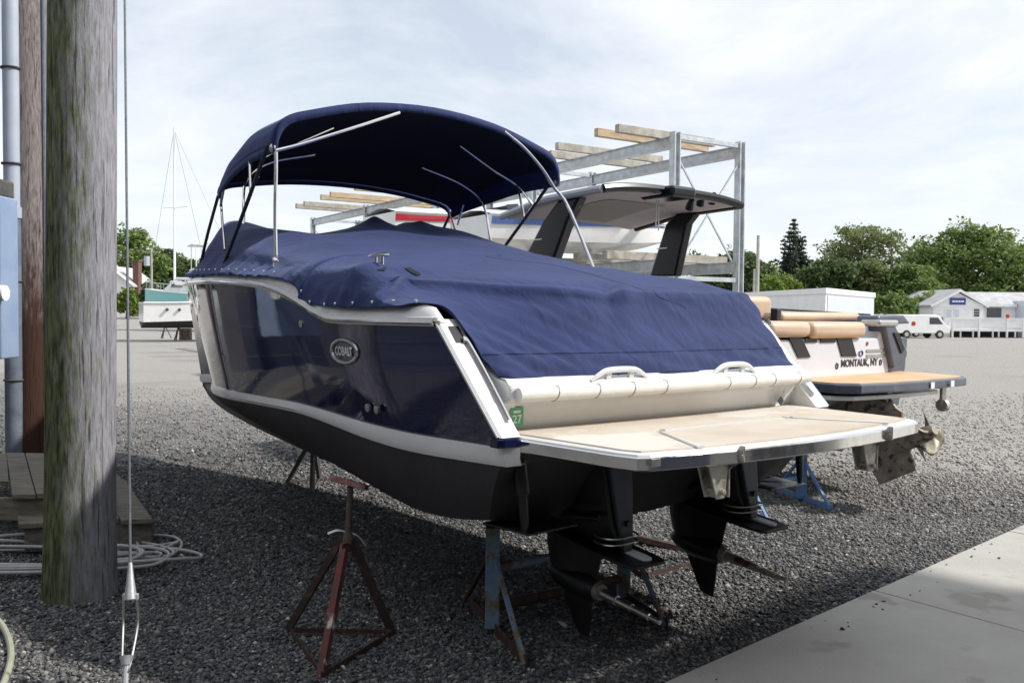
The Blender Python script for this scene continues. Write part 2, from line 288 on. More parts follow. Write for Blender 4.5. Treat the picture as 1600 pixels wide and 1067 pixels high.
# ------------------------------------------------------------------ mesh builder
class MB:
    def __init__(s, off=(0, 0, 0)):
        s.v = []; s.f = []; s.off = np.array(off, float)
    def add(s, verts, faces):
        o = len(s.v)
        for p in verts: s.v.append(tuple(np.asarray(p, float) + s.off))
        for f in faces: s.f.append(tuple(i + o for i in f))
        return s
    def box(s, x0, x1, y0, y1, z0, z1):
        s.add([(x0, y0, z0), (x1, y0, z0), (x1, y1, z0), (x0, y1, z0), (x0, y0, z1), (x1, y0, z1), (x1, y1, z1), (x0, y1, z1)],
              [(0, 3, 2, 1), (4, 5, 6, 7), (0, 1, 5, 4), (1, 2, 6, 5), (2, 3, 7, 6), (3, 0, 4, 7)]); return s
    def bar(s, a, b, w, h=None, up=(0, 0, 1), ext=0.0):
        """square bar from a to b, w wide, h high"""
        a = np.asarray(a, float); b = np.asarray(b, float); h = h or w
        d = (b - a) / np.linalg.norm(b - a); a = a - d * ext; b = b + d * ext
        up = np.asarray(up, float)
        if abs(d @ up) > 0.97: up = np.array([1.0, 0, 0]) if abs(d[0]) < 0.9 else np.array([0, 1.0, 0])
        x = np.cross(d, up); x /= np.linalg.norm(x); y = np.cross(x, d)
        vs = [p + x * w / 2 * i + y * h / 2 * j for p in (a, b) for i, j in ((-1, -1), (1, -1), (1, 1), (-1, 1))]
        s.add(vs, [(0, 3, 2, 1), (4, 5, 6, 7), (0, 1, 5, 4), (1, 2, 6, 5), (2, 3, 7, 6), (3, 0, 4, 7)]); return s
    def angle(s, a, b, w=0.045, t=0.006, up=(0, 0, 1)):
        """an L-section iron"""
        a = np.asarray(a, float); b = np.asarray(b, float); d = (b - a) / np.linalg.norm(b - a)
        up = np.asarray(up, float)
        if abs(d @ up) > 0.97: up = np.array([1.0, 0, 0])
        x = np.cross(d, up); x /= np.linalg.norm(x); y = np.cross(x, d)
        prof = [(0, 0), (w, 0), (w, t), (t, t), (t, w), (0, w)]
        vs = [p + x * i + y * j for p in (a, b) for i, j in prof]
        n = 6
        s.add(vs, [tuple(range(n))[::-1], tuple(range(n, 2 * n))] + [(i, (i + 1) % n, n + (i + 1) % n, n + i) for i in range(n)]); return s
    def tube(s, pts, r, n=10, caps=True, closed=False):
        pts = [np.asarray(p, float) for p in pts]; m = len(pts)
        rr = r if hasattr(r, '__len__') else [r] * m
        vs = []; prev = None
        for i, p in enumerate(pts):
            if closed: d = pts[(i + 1) % m] - pts[i - 1]
            else: d = pts[min(i + 1, m - 1)] - pts[max(i - 1, 0)]
            d = d / (np.linalg.norm(d) + 1e-12)
            if prev is None:
                up = np.array([0, 0, 1.0]) if abs(d[2]) < 0.9 else np.array([1.0, 0, 0])
            else: up = prev
            x = np.cross(d, up); x /= np.linalg.norm(x) + 1e-12; y = np.cross(x, d); prev = y
            for k in range(n):
                a = 2 * math.pi * k / n; vs.append(p + (x * math.cos(a) + y * math.sin(a)) * rr[i])
        fs = []
        for i in range(m if closed else m - 1):
            j = (i + 1) % m
            for k in range(n):
                fs.append((i * n + k, i * n + (k + 1) % n, j * n + (k + 1) % n, j * n + k))
        if caps and not closed: fs += [tuple(range(n))[::-1], tuple((m - 1) * n + k for k in range(n))]
        s.add(vs, fs); return s
    def cyl(s, a, b, r, n=12, r2=None): return s.tube([a, b], [r, r if r2 is None else r2], n)
    def grid(s, rows, flip=False, thick=None):
        """rows: list of equally long point lists"""
        m = len(rows); n = len(rows[0]); vs = [p for r_ in rows for p in r_]
        fs = []
        for i in range(m - 1):
            for j in range(n - 1):
                q = (i * n + j, i * n + j + 1, (i + 1) * n + j + 1, (i + 1) * n + j)
                fs.append(q[::-1] if flip else q)
        s.add(vs, fs); return s
    def prism(s, poly, axis, a, b):
        """closed polygon (two coordinates, the other two axes in order) extruded along axis from a to b"""
        n = len(poly)
        def p3(p, c):
            q = list(p); q.insert(axis, c); return tuple(q)
        vs = [p3(p, a) for p in poly] + [p3(p, b) for p in poly]
        s.add(vs, [tuple(range(n))[::-1], tuple(range(n, 2 * n))] + [(i, (i + 1) % n, n + (i + 1) % n, n + i) for i in range(n)]); return s
    def loft(s, secs, caps=True):
        """closed sections (equal counts)"""
        m = len(secs); n = len(secs[0]); vs = [p for c in secs for p in c]
        fs = [(i * n + k, i * n + (k + 1) % n, (i + 1) * n + (k + 1) % n, (i + 1) * n + k) for i in range(m - 1) for k in range(n)]
        if caps: fs += [tuple(range(n))[::-1], tuple((m - 1) * n + k for k in range(n))]
        s.add(vs, fs); return s
    def ball(s, c, r, n=8, m=6, sc=(1, 1, 1)):
        c = np.asarray(c, float); vs = []; fs = []
        for i in range(m + 1):
            t = math.pi * i / m
            for k in range(n):
                a = 2 * math.pi * k / n
                vs.append(c + np.array([math.sin(t) * math.cos(a) * sc[0], math.sin(t) * math.sin(a) * sc[1], math.cos(t) * sc[2]]) * r)
        for i in range(m):
            for k in range(n): fs.append((i * n + k, (i + 1) * n + k, (i + 1) * n + (k + 1) % n, i * n + (k + 1) % n))
        s.add(vs, fs); return s
    def build(s, name, material, parent=None, smooth=False, bevel=0.0, sub=0, solid=0.0, angle=35, kind=None, segs=2):
        me = bpy.data.meshes.new(name); me.from_pydata(s.v, [], s.f); me.update()
        me.materials.append(MATS[material])
        o = bpy.data.objects.new(name, me); COL.objects.link(o)
        if parent is not None: o.parent = parent
        import bmesh
        bm = bmesh.new(); bm.from_mesh(me); bmesh.ops.remove_doubles(bm, verts=bm.verts, dist=1e-5)
        bmesh.ops.recalc_face_normals(bm, faces=bm.faces); bm.to_mesh(me); bm.free()
        if smooth:
            me.shade_smooth() if hasattr(me, 'shade_smooth') else None
            try: me.set_sharp_from_angle(angle=R(angle))
            except Exception: pass
        if solid:
            md = o.modifiers.new('solid', 'SOLIDIFY'); md.thickness = solid; md.offset = 0
        if bevel:
            md = o.modifiers.new('bevel', 'BEVEL'); md.width = bevel; md.segments = segs; md.limit_method = 'ANGLE'; md.angle_limit = R(40)
        if sub:
            md = o.modifiers.new('sub', 'SUBSURF'); md.levels = sub; md.render_levels = sub
        if kind: o['kind'] = kind
        return o

def tag(o, label, cat, group=None):
    o['label'] = label; o['category'] = cat
    if group: o['group'] = group
    return o
def thing(name, label, cat, loc=(0, 0, 0), rotz=0.0, group=None):
    o = bpy.data.objects.new(name, None); COL.objects.link(o); o.empty_display_size = 0.3
    o.location = tuple(float(c) for c in loc); o.rotation_euler = (0, 0, rotz)
    return tag(o, label, cat, group)
def struct(o): o['kind'] = 'structure'; return o

def text_part(name, string, size, material, parent, origin, xdir, ydir, extrude=0.002, bold=0.0, squash=1.0):
    cu = bpy.data.curves.new(name, 'FONT'); cu.body = string; cu.size = size; cu.extrude = extrude; cu.align_x = 'CENTER'; cu.align_y = 'CENTER'; cu.offset = bold
    ob = bpy.data.objects.new(name, cu); COL.objects.link(ob)
    me = bpy.data.meshes.new_from_object(ob.evaluated_get(bpy.context.evaluated_depsgraph_get()))
    bpy.data.objects.remove(ob)
    x = Vector(xdir).normalized(); y = Vector(ydir).normalized(); z = x.cross(y).normalized()
    mt = Matrix(((x[0] * squash, y[0], z[0], origin[0]), (x[1] * squash, y[1], z[1], origin[1]), (x[2] * squash, y[2], z[2], origin[2]), (0, 0, 0, 1)))
    me.transform(mt); me.materials.clear(); me.materials.append(MATS[material]); me.name = name
    o = bpy.data.objects.new(name, me); COL.objects.link(o); o.parent = parent
    return o

def curve(xs, ys):
    """monotone cubic through the points, clamped at the ends"""
    xs = np.array(xs, float); ys = np.array(ys, float); h = np.diff(xs); d = np.diff(ys) / h
    m = np.zeros(len(xs)); m[0] = d[0]; m[-1] = d[-1]
    for i in range(1, len(xs) - 1):
        if d[i - 1] * d[i] <= 0: m[i] = 0
        else:
            w1 = 2 * h[i] + h[i - 1]; w2 = h[i] + 2 * h[i - 1]; m[i] = (w1 + w2) / (w1 / d[i - 1] + w2 / d[i])
    def f(x):
        x = min(max(x, xs[0]), xs[-1]); i = min(max(int(np.searchsorted(xs, x)) - 1, 0), len(h) - 1)
        t = (x - xs[i]) / h[i]
        return ((2 * t**3 - 3 * t**2 + 1) * ys[i] + (t**3 - 2 * t**2 + t) * h[i] * m[i] + (-2 * t**3 + 3 * t**2) * ys[i + 1] + (t**3 - t**2) * h[i] * m[i + 1])
    return f
def catmull(P, n):
    """n points along a Catmull-Rom line through P"""
    P = [np.asarray(p, float) for p in P]; Q = [2 * P[0] - P[1]] + P + [2 * P[-1] - P[-2]]; out = []
    for k in range(n):
        u = k / (n - 1) * (len(P) - 1); i = min(int(u), len(P) - 2); t = u - i
        a, b, c, d = Q[i:i + 4]
        out.append(0.5 * (2 * b + (c - a) * t + (2 * a - 5 * b + 4 * c - d) * t * t + (3 * b - a - 3 * c + d) * t**3))
    return out
def sstep(a, b, x):
    t = np.clip((x - a) / (b - a), 0, 1); return t * t * (3 - 2 * t)

# ================================================================== THE SETTING
def ground_z(x, y):
    dip = -0.30 * sstep(30, 80, y) * sstep(0, 15, x)
    rise = 0.9 * sstep(62, 110, y) * sstep(-8, -16, x)
    return float(dip + rise)
gx = np.unique(np.concatenate([np.linspace(-900, -60, 12), np.linspace(-60, -12, 17), np.linspace(-12, 14, 27), np.linspace(14, 70, 19), np.linspace(70, 900, 12)]))
gy = np.unique(np.concatenate([np.linspace(-60, 0, 7), np.linspace(0, 20, 21), np.linspace(20, 120, 34), np.linspace(120, 1500, 12)]))
mb = MB(); mb.grid([[(x, y, ground_z(x, y)) for x in gx] for y in gy])
struct(mb.build('ground', 'gravel', smooth=True))

# concrete apron: panels split by a joint
E0 = on_ground(1060, 1067)[:2]; E1 = on_ground(1600, 825)[:2]; J1 = on_ground(1365, 930)[:2]
ed = (E1 - E0) / np.linalg.norm(E1 - E0); en = np.array([ed[1], -ed[0]])
J1 = E0 + ed * ((J1 - E0) @ ed); J2 = E0 + ed * ((on_ground(1578, 836)[:2] - E0) @ ed); LP = np.linalg.norm(J2 - J1)
pv = bpy.data.objects.new('pavement', None); COL.objects.link(pv); struct(pv)
jd = en + ed * -0.10; jd /= np.linalg.norm(jd)
for k in range(-3, 5):
    for r_ in range(2):
        g = 0.008; d0, d1 = (0.0, 2.6) if r_ == 0 else (2.6 + 2 * g, 6.5)
        a = J1 + ed * (k * LP + g); b = J1 + ed * ((k + 1) * LP - g)
        q = [a + jd * d0, b + jd * d0, b + jd * d1, a + jd * d1]
        dz = random.uniform(-0.003, 0.003)
        MB().prism([tuple(p) for p in q], 2, -0.12, 0.035 + dz).build('slab_panel', 'concrete', pv, bevel=0.006)
mb = MB()   # mortar bed under the joints
q = [J1 + ed * (-3 * LP) + jd * 0.02, J1 + ed * (5 * LP) + jd * 0.02, J1 + ed * (5 * LP) + jd * 6.4, J1 + ed * (-3 * LP) + jd * 6.4]
mb.prism([tuple(p) for p in q], 2, -0.1, 0.012).build('slab_joint', 'rust', pv)

# loose stones
def stones(name, n, xr, yr, smin, smax, seed):
    g = np.random.default_rng(seed)
    x = g.uniform(*xr, n); y = g.uniform(*yr, n)
    px = 800 + CAM_F * x / np.maximum(y, 0.1)
    side = (x - E0[0]) * en[0] + (y - E0[1]) * en[1]
    keep = (px > -350) & (px < 1950) & (side < -0.01 + 0.0 * x)
    # a few strays on the apron edge
    keep |= (px > 0) & (px < 1660) & (side > 0) & (side < 0.25) & (g.random(n) < 0.004)
    keep &= g.random(n) < np.interp(y, [0, 9, 20], [1, 1, 0.0])
    x = x[keep]; y = y[keep]; side = side[keep]; n = len(x)
    base = np.array([[1, 0, 0], [0, 1, 0], [-1, 0, 0], [0, -1, 0], [0, 0, 1], [0, 0, -1]], float)
    fc = np.array([[0, 1, 4], [1, 2, 4], [2, 3, 4], [3, 0, 4], [1, 0, 5], [2, 1, 5], [3, 2, 5], [0, 3, 5]])
    s = g.uniform(0, 1, n) ** 2.2 * (smax - smin) + smin
    V = base[None] * (1 + g.uniform(-0.38, 0.38, (n, 6, 1))) + g.uniform(-0.25, 0.25, (n, 6, 3))
    V *= s[:, None, None] * np.stack([g.uniform(.8, 1.35, n), g.uniform(.7, 1.1, n), g.uniform(.45, .8, n)], 1)[:, None, :]
    a = g.uniform(0, 6.28, n); ca, sa = np.cos(a), np.sin(a)
    X = V[..., 0] * ca[:, None] - V[..., 1] * sa[:, None]; Yv = V[..., 0] * sa[:, None] + V[..., 1] * ca[:, None]
    t1 = g.uniform(-.6, .6, n); Z = V[..., 2] * np.cos(t1)[:, None] + X * np.sin(t1)[:, None]
    zb = np.where(side > 0, 0.035 + s * .3, g.uniform(-0.2, 0.55, n) * s)
    P = np.stack([X + x[:, None], Yv + y[:, None], Z + zb[:, None]], -1).reshape(-1, 3)
    F = (fc[None] + (np.arange(n) * 6)[:, None, None]).reshape(-1, 3)
    return P, F
PF = [stones(*a) for a in (('loose_gravel', 250000, (-3.6, 4.6), (3.4, 7.6), 0.0055, 0.019, 3), ('loose_gravel', 70000, (-5.2, 5.6), (7.6, 9.6), 0.008, 0.024, 5), ('loose_gravel', 90000, (-11.5, 11.5), (9.5, 20), 0.012, 0.032, 4), ('loose_gravel', 260, (-3.6, 4.6), (3.6, 8.0), 0.02, 0.042, 6))]
P = np.concatenate([p for p, f in PF]); o_ = np.cumsum([0] + [len(p) for p, f in PF[:-1]]); F = np.concatenate([f + k for (p, f), k in zip(PF, o_)])
me = bpy.data.meshes.new('loose_gravel'); me.vertices.add(len(P)); me.vertices.foreach_set('co', P.ravel())
me.loops.add(F.size); me.loops.foreach_set('vertex_index', F.ravel().astype(np.int32))
me.polygons.add(len(F)); me.polygons.foreach_set('loop_start', np.arange(0, F.size, 3, dtype=np.int32))
me.update(calc_edges=True); me.validate(); me.materials.append(MATS['gravel_stone'])
lg_ = bpy.data.objects.new('loose_gravel', me); COL.objects.link(lg_); lg_['kind'] = 'stuff'; lg_['label'] = 'loose grey crushed stone covering the yard'; lg_['category'] = 'gravel'
print('stones', len(P) // 6)

# ================================================================== THE NAVY BOAT
YAW = 0.6513; BX, BY, Z0 = 0.894, 4.525, CAM_H - 0.534
S_ = np.array([math.cos(YAW), math.sin(YAW), 0]); F_ = np.array([-math.sin(YAW), math.cos(YAW), 0])
def bw(b, l, z): return np.array([BX, BY, Z0]) + S_ * b + F_ * l + np.array([0, 0, z])       # boat to world
def wb(P):
    d = np.asarray(P, float) - np.array([BX, BY, Z0]); return np.array([d @ S_, d @ F_, d[2]])
def on_boat(x, y, axis, val):
    """the point (b, l, z) in the boat's frame that shows at a pixel, on the plane axis = val"""
    c0 = wb(C_C); d = ray(x, y); dv = np.array([d @ S_, d @ F_, d[2]]); return c0 + dv * ((val - c0[axis]) / dv[axis])
B1 = dict(off=(0, 0, Z0))
boat = thing('motor_boat', 'navy blue motor boat with chrome trim and swim platform, stern towards the viewer', 'boat', (BX, BY, 0), YAW)

Br = curve([-.2, 0, .43, 1.5, 2.5, 3.3, 4, 4.7, 5.5, 6.3, 7, 7.6, 8.0], [1.195, 1.2, 1.22, 1.28, 1.29, 1.26, 1.17, 1.0, .755, .50, .285, .11, .0])
Zr = curve([0, .47, .94, 1.40, 1.56, 1.85, 2.1, 2.35, 2.75, 3.3, 4, 6, 8], [.482, .482, .481, .483, .512, .592, .648, .684, .712, .735, .75, .79, .84])
Zst = curve([0, .18, .7, 2.05, 3.5, 5.5, 7.45], [-.05, -.053, -.062, -.015, -.045, -.12, -.215])     # top of white stripe
Zsb = curve([0, .18, .7, 2.05, 3.5, 5.5, 7.45], [-.13, -.138, -.152, -.075, -.108, -.19, -.31])      # bottom of it
Zch = curve([.2, .5, .75, 1, 1.3, 1.6, 2.05, 2.5, 3, 3.6, 4.5, 5.5, 7.3], [-.41, -.455, -.47, -.455, -.42, -.385, -.34, -.31, -.29, -.28, -.28, -.30, -.36])
Bch = curve([0, 1, 2, 3, 4, 5, 6, 6.8, 7.3], [1.07, 1.10, 1.10, 1.02, .86, .62, .36, .14, 0.0])
Zk = curve([.3, 1.5, 2.5, 3.4, 3.9, 4.7, 5.3, 6.15, 7.1, 7.45], [-.52, -.66, -.76, -.80, -.79, -.74, -.70, -.63, -.49, -.33])
def stem_l(z): return 7.45 + (8.0 - 7.45) * ((z + .31) / 1.15)
NL = 72
def side_pts(sgn, zf, bf, la, lf, n=NL):
    out = []
    for i in range(n + 1):
        t = i / n; t = t ** 0.9
        l = la + t * (lf - la); out.append((sgn * bf(l, t), l, zf(l)))
    return out
def Bst(l, t):    # half beam at the stripe: narrower than the rail, more so at the bow
    return max(Br(l * 8.0 / 7.5) - .055 - .10 * sstep(3, 6.5, l), 0.0)
hull = MB(**B1)
for sgn in (-1, 1):
    rows = []
    for j in range(13):
        v = j / 12
        la = 0.0 if j == 0 else .47 * max(0.0, (v * .54 - .05)) / .49
        lf = 7.47 + .53 * v
        row = []
        for i in range(NL + 1):
            t = (i / NL) ** 0.95; l = la + t * (lf - la)
            zt, zr = Zst(l), Zr(l); z = zt + (zr - zt) * v
            b = Bst(l * 7.5 / (7.5) * (7.47 / lf), t) * (1 - v) + Br(l * 8.0 / lf) * v
            b += .018 * math.sin(math.pi * v) * (1 - t)      # slight belly
            row.append((sgn * b, l, z))
        rows.append(row)
    hull.grid(rows)
hull = hull.build('hull', 'navy_gelcoat', boat, smooth=True, angle=50)

stripe = MB(**B1)
for sgn in (-1, 1):
    rows = []
    for z_f, e in ((Zst, -.01), (Zst, .012), (lambda l: .35 * Zst(l) + .65 * Zsb(l), .016), (Zsb, .004), (Zsb, -.03)):
        rows.append([(sgn * max(Bst(l, 0) + e, 0.001), l, z_f(l)) for l in np.linspace(.0, 7.47, NL)])
    stripe.grid(rows)
    # bevelled corner round the stern
    rows = []
    for z, e in ((Zst(0), -.005), (Zst(0), .0), (-.1, .004), (Zsb(0), -.008), (Zsb(0), -.05)):
        rows.append([(sgn * (Bst(0, 0) + .012 + e), .0, z), (sgn * (1.10 + e), -.035 - e * .5, z + .006), (sgn * (1.06 + e), .02, z + .006)])
    stripe.grid(rows)
stripe.build('boot_stripe', 'white_gelcoat', boat, smooth=True, angle=35)

bot = MB(**B1); aft_edges = {}
def l_aft(z): return .035 + .62 * max(0.0, -.13 - z)
for sgn in (-1, 1):
    rows = []
    for j in range(15):
        q = j / 14; row = []
        for i in range(NL + 1):
            t = (i / NL)
            def sec(l):
                zb_, zc_, zk_ = Zsb(l), Zch(max(l, .2)), Zk(max(l, .3)); bs, bc = Bst(l, 0), Bch(l)
                zc_ = min(zc_, zb_ - .01)
                if q < .36:
                    u = q / .36; return (bs + (bc - bs) * u ** 1.6, zb_ + (zc_ - zb_) * u)
                u = (q - .36) / .64; return (bc * (1 - u), zc_ + (zk_ - zc_) * (u ** .92))
            l = 0.3; b, z = sec(l)
            la = l_aft(z)
            l = la + t * (7.42 - la); b, z = sec(l)
            row.append((sgn * b, l, z))
        rows.append(row)
        aft_edges.setdefault(sgn, []).append(row[0])
    bot.grid(rows)
bot.build('hull_bottom', 'bottom_paint', boat, smooth=True, angle=28)
tr = MB(**B1)
P_ = aft_edges[-1]; S2 = aft_edges[1]
tr.grid([[tuple(np.array(a) * (1 - k / 6) + np.array(b) * k / 6) for k in range(7)] for a, b in zip([(-1.09, .02, -.05)] + P_, [(1.09, .02, -.05)] + S2)])
tr.build('transom', 'bottom_paint', boat, smooth=False)

# rub rail: white moulding with a chrome insert
for nm, mt, e0, hh, dz in (('rub_rail', 'white_gelcoat', .022, .050, .005), ('rail_insert', 'chrome', .034, .020, .000)):
    mb = MB(**B1)
    for sgn in (-1, 1):
        rows = []
        ls = np.linspace(.44, 8.0, 84)
        for off_b, off_z in ((-.02, hh / 2), (e0, hh / 2 * .8), (e0 + .004, 0), (e0, -hh / 2 * .8), (-.02, -hh / 2)):
            rows.append([(sgn * max(Br(l) + off_b * min(1, (8.02 - l) * 3), .0), l + (off_b if l > 7.7 else 0), Zr(l) + dz + off_z) for l in ls])
        mb.grid(rows)
    rail = mb.build(nm, mt, boat if nm == 'rub_rail' else rail_o, smooth=True)
    if nm == 'rub_rail': rail_o = rail
Zco = curve([0, 1.25, 1.5, 1.7, 1.9, 2.3, 3, 4, 6, 8], [.565, .575, .62, .69, .735, .765, .80, .83, .87, .90])
mb = MB(**B1)
for sgn in (-1, 1):
    ls = np.linspace(.44, 7.98, 90); rows = []
    for u, inn in ((0, -.004), (.5, .012), (.85, .03), (1, .06), (1, .16)):
        rows.append([(sgn * max(Br(l) - min(inn, .05 if l < .95 else .16), 0), l, (lambda u: Zr(l) * (1 - u) + Zco(l) * u)(u * min(1, ((l - .44) / .12) ** .5))) for l in ls])
    mb.grid(rows)
mb.build('coaming', 'white_gelcoat', boat, smooth=True, angle=40)
MB(**B1).bar((0, 7.8, .84), (0, 8.42, .86), .10, .05).cyl((-.07, 8.40, .85), (.07, 8.40, .85), .045).build('bow_roller', 'chrome', boat, bevel=.01)

# quarter panels at the stern
for sgn in (-1, 1):
    zz = np.linspace(.0, .50, 14)
    def la(z): return .475 * z / .49
    rows = [[(sgn * (1.201 + .018 * z / .5), la(z) - .004, z) for z in zz], [(sgn * (1.190 + .018 * z / .5), la(z) - .022, z) for z in zz],
            [(sgn * 1.10, la(z) - .024, z) for z in zz], [(sgn * 1.085, la(z) - .012, z) for z in zz], [(sgn * 1.08, la(z) + .12, z) for z in zz], [(sgn * 1.078, la(z) + .55, z) for z in zz]]
    qp = MB(**B1).grid(rows).build('quarter_panel', 'white_gelcoat', boat, smooth=True, angle=40)
    MB(**B1).tube([(sgn * (1.205 + .018 * z / .5), la(z) - .012, z) for z in zz], .0075, 8).build('chrome_trim', 'chrome', qp, smooth=True)
    rp = [on_boat(702, 532, 0, -1.13), on_boat(706, 527, 0, -1.125), on_boat(718, 535, 0, -1.115), on_boat(740, 570, 0, -1.11), on_boat(760, 605, 0, -1.11), on_boat(768, 635, 0, -1.112), on_boat(769, 652, 0, -1.115)]
    rp = [(sgn * -p[0], min(p[1], la(p[2]) - .03) - .012, p[2]) for p in rp]
    MB(**B1).tube(catmull(rp, 28), .010, 8).build('stern_rail', 'chrome', qp, smooth=True)
    zv = (.395, .43, .468); mb = MB(**B1).grid([[(sgn * b0, la(z) - .0275, z) for z in zv] for b0 in (1.115, 1.14, 1.172)])
    mb.build('vent', 'black_plastic', qp)
    mb = MB(**B1).prism([(sgn * 1.210, .045), (sgn * 1.206, -.008), (sgn * 1.180, -.030), (sgn * 1.102, -.030), (sgn * 1.102, .045)], 2, -.046, -.002)
    mb.build('corner_lip', 'navy_gelcoat', boat, bevel=.008)

# transom wall above the platform: moulded white wall, padded roll, ledge
prof = [(.175, -.02), (.17, .03), (.16, .09), (.12, .135), (.075, .15), (.06, .20), (.10, .238), (.22, .250), (.40, .26)]
rows = []
for b in np.linspace(-1.082, 1.082, 40):
    bow_ = .035 * (1 - (b / 1.08) ** 2)
    rows.append([(b, l - bow_, z) for l, z in prof])
wall = MB(**B1).grid(rows).build('transom_wall', 'white_gelcoat', boat, smooth=True, angle=60)
for sgn in (-1, 1):
    MB(**B1).prism([(.175, -.02), (.12, .13), (.06, .15), (.06, .21), (.10, .232), (.17, .24), (.25, .27), (.34, .31), (.60, .31), (.60, -.02)], 0, sgn * 1.083, sgn * 1.0).build('wall_end', 'white_gelcoat', wall, bevel=.01)
MB(**B1).tube([(b, .038 - .035 * (1 - (b / 1.08) ** 2), .172) for b in np.linspace(-1.06, 1.06, 40)], .033, 12).build('padded_roll', 'cream_vinyl', boat, smooth=True)
for b in (-.86, -.62, -.40, -.18, .30, .52, .70, .95):
    c = (.038 - .035 * (1 - (b / 1.08) ** 2), .172)
    MB(**B1).tube([(b + .01 * math.sin(a), c[0] + math.cos(a) * .0345, c[1] + math.sin(a) * .0345) for a in np.linspace(0, 6.28, 20)][:-1], .0022, 5, closed=True).build('tie_cord', 'cast_alu', boat)
for ba, bb in ((-.617, -.242), (.242, .600)):
    l = .052
    h = MB(**B1); pts = [(ba, l, .215), (ba + .05, l - .005, .245), (ba + .11, l - .008, .263), (bb - .11, l - .008, .263), (bb - .05, l - .005, .245), (bb, l, .215)]
    h.tube(catmull(pts, 24), [.009 + .006 * math.sin(math.pi * k / 23) for k in range(24)], 8)
    for f in (.30, .70): h.bar((ba + (bb - ba) * f, l + .012, .20), (ba + (bb - ba) * f, l - .004, .258), .028, .016)
    h.build('grab_handle', 'white_gelcoat', boat, smooth=True)
c = on_boat(803, 650, 1, .15)
stk = MB(**B1).box(c[0] - .037, c[0] + .037, .128, .131, c[2] - .041, c[2] + .041).build('registration_sticker', 'green_sticker', boat)
text_part('lettering', '27', .052, 'letter_white', stk, (c[0], .1265, c[2] - .013 + Z0), (1, 0, 0), (0, 0, 1), .0008, .0008)
MB(**B1).box(c[0] - .02, c[0] + .02, .1262, .1279, c[2] + .016, c[2] + .028).build('sticker_print', 'zinc', stk)
c = on_boat(1219, 626, 1, .13)
MB(**B1).prism([(c[0], c[2] - .028), (c[0] + .028, c[2]), (c[0], c[2] + .028), (c[0] - .028, c[2])], 1, .125, .129).build('diamond_sticker', 'slate', boat)

# swim platform
def outline(e=0.0, front=.165):
    pts = [(-1.095 - e, front), (-1.095 - e, .0), (-1.04 - e, -.55), (-1.01 - e, -.645 - e), (-.97, -.675 - e), (-.6, -.735 - e), (-.3, -.76 - e), (0, -.768 - e)]
    return pts + [(-x, y) for x, y in pts[-2::-1]]
pl = MB(**B1).prism(outline(), 2, -.062, -.003).build('swim_platform', 'white_gelcoat', boat, bevel=.008)
rows = [[(x, y, z) for x, y in outline(e)[1:-1]] for e, z in ((-.006, -.011), (.009, -.012), (.012, -.017), (.012, -.062), (.004, -.068), (-.03, -.069))]
MB(**B1).grid(rows).build('edge_trim', 'chrome', pl, smooth=True, angle=25)
def lerp_out(y, inset):      # half width of the deck at l = y
    return (1.095 + (1.04 - 1.095) * min(max(-y / .55, 0), 1)) - inset
hx0, hx1, hy = .47, .66, -.27
def aft(x, ins): return float(np.interp(abs(x), [0, .3, .6, .97, 1.01], [-.768, -.76, -.735, -.675, -.645])) + ins
pads = []
left = [(-lerp_out(.14, .04), .14), (-lerp_out(-.55, .045), -.55), (-.965, -.62), (-.88, aft(-.88, .05)), (-.715, aft(-.715, .05)), (-hx0 - .045, hy - .02), (-hx0 - .030, hy + .03), (-hx0 + .03, hy + .05), (hx0 - .03, hy + .05)]
mid = [(-hx0 + .02, hy), (-hx1, aft(-.66, .055)), (-.3, aft(-.3, .055)), (0, aft(0, .055)), (.3, aft(.3, .055)), (hx1, aft(.66, .055)), (hx0 - .02, hy)]
full_front = [(-lerp_out(.14, .04), .14)] + left[1:8] + [(-x, y) for x, y in left[1:8][::-1]] + [(lerp_out(.14, .04), .14)]
MB(**B1).prism(full_front, 2, -.004, .003).build('deck_mat', 'teak_mat', pl, bevel=.002)
MB(**B1).prism(mid, 2, -.004, .004).build('hatch_mat', 'teak_mat', pl, bevel=.002)
rim = [(-.69, aft(-.69, .045), .004), (-hx0 - .008, hy - .005, .004), (-hx0 + .02, hy + .022, .004), (hx0 - .02, hy + .022, .004), (hx0 + .008, hy - .005, .004), (.69, aft(.69, .045), .004)]
rmesh = MB(**B1)
for a, b in zip(rim[:-1], rim[1:]): rmesh.bar(a, b, .026, .008, ext=.008)
rmesh.build('hatch_rim', 'white_gelcoat', pl)
for sgn, px in ((-1, 1115), (1, 1350)):
    p = on_boat(px, 752 if sgn < 0 else 722, 1, -.66); b = p[0]
    k = MB(**B1).prism([(b - .085, -.05), (b + .05, -.05), (b + .022, -.215), (b - .028, -.215)], 1, -.70, -.692)
    k.prism([(b - .085, -.05), (b + .05, -.05), (b + .022, -.215), (b - .028, -.215)], 1, -.640, -.632)
    k.bar((b + .045, -.765, -.03), (b + .055, -.765, -.06), .015, .012).prism([(-.77, .0), (-.755, .0), (-.745, -.06), (-.70, -.10), (-.70, -.215), (-.68, -.215), (-.68, -.05), (-.77, -.05)], 0, b + .046, b + .056)
    k.cyl((b - .003, -.72, -.185), (b - .003, -.62, -.185), .012)
    k.prism([(-.70, -.05), (-.64, -.05), (-.64, -.215), (-.70, -.215)], 0, b - .006, b + .0)
    k.build('bracket', 'cast_alu', pl, bevel=.003)
MB(**B1).prism([(-.995, -.014), (-.945, -.014), (-.945, -.046), (-.995, -.046)], 1, -.705, -.70).build('tow_eye', 'satin_steel', pl, bevel=.01)

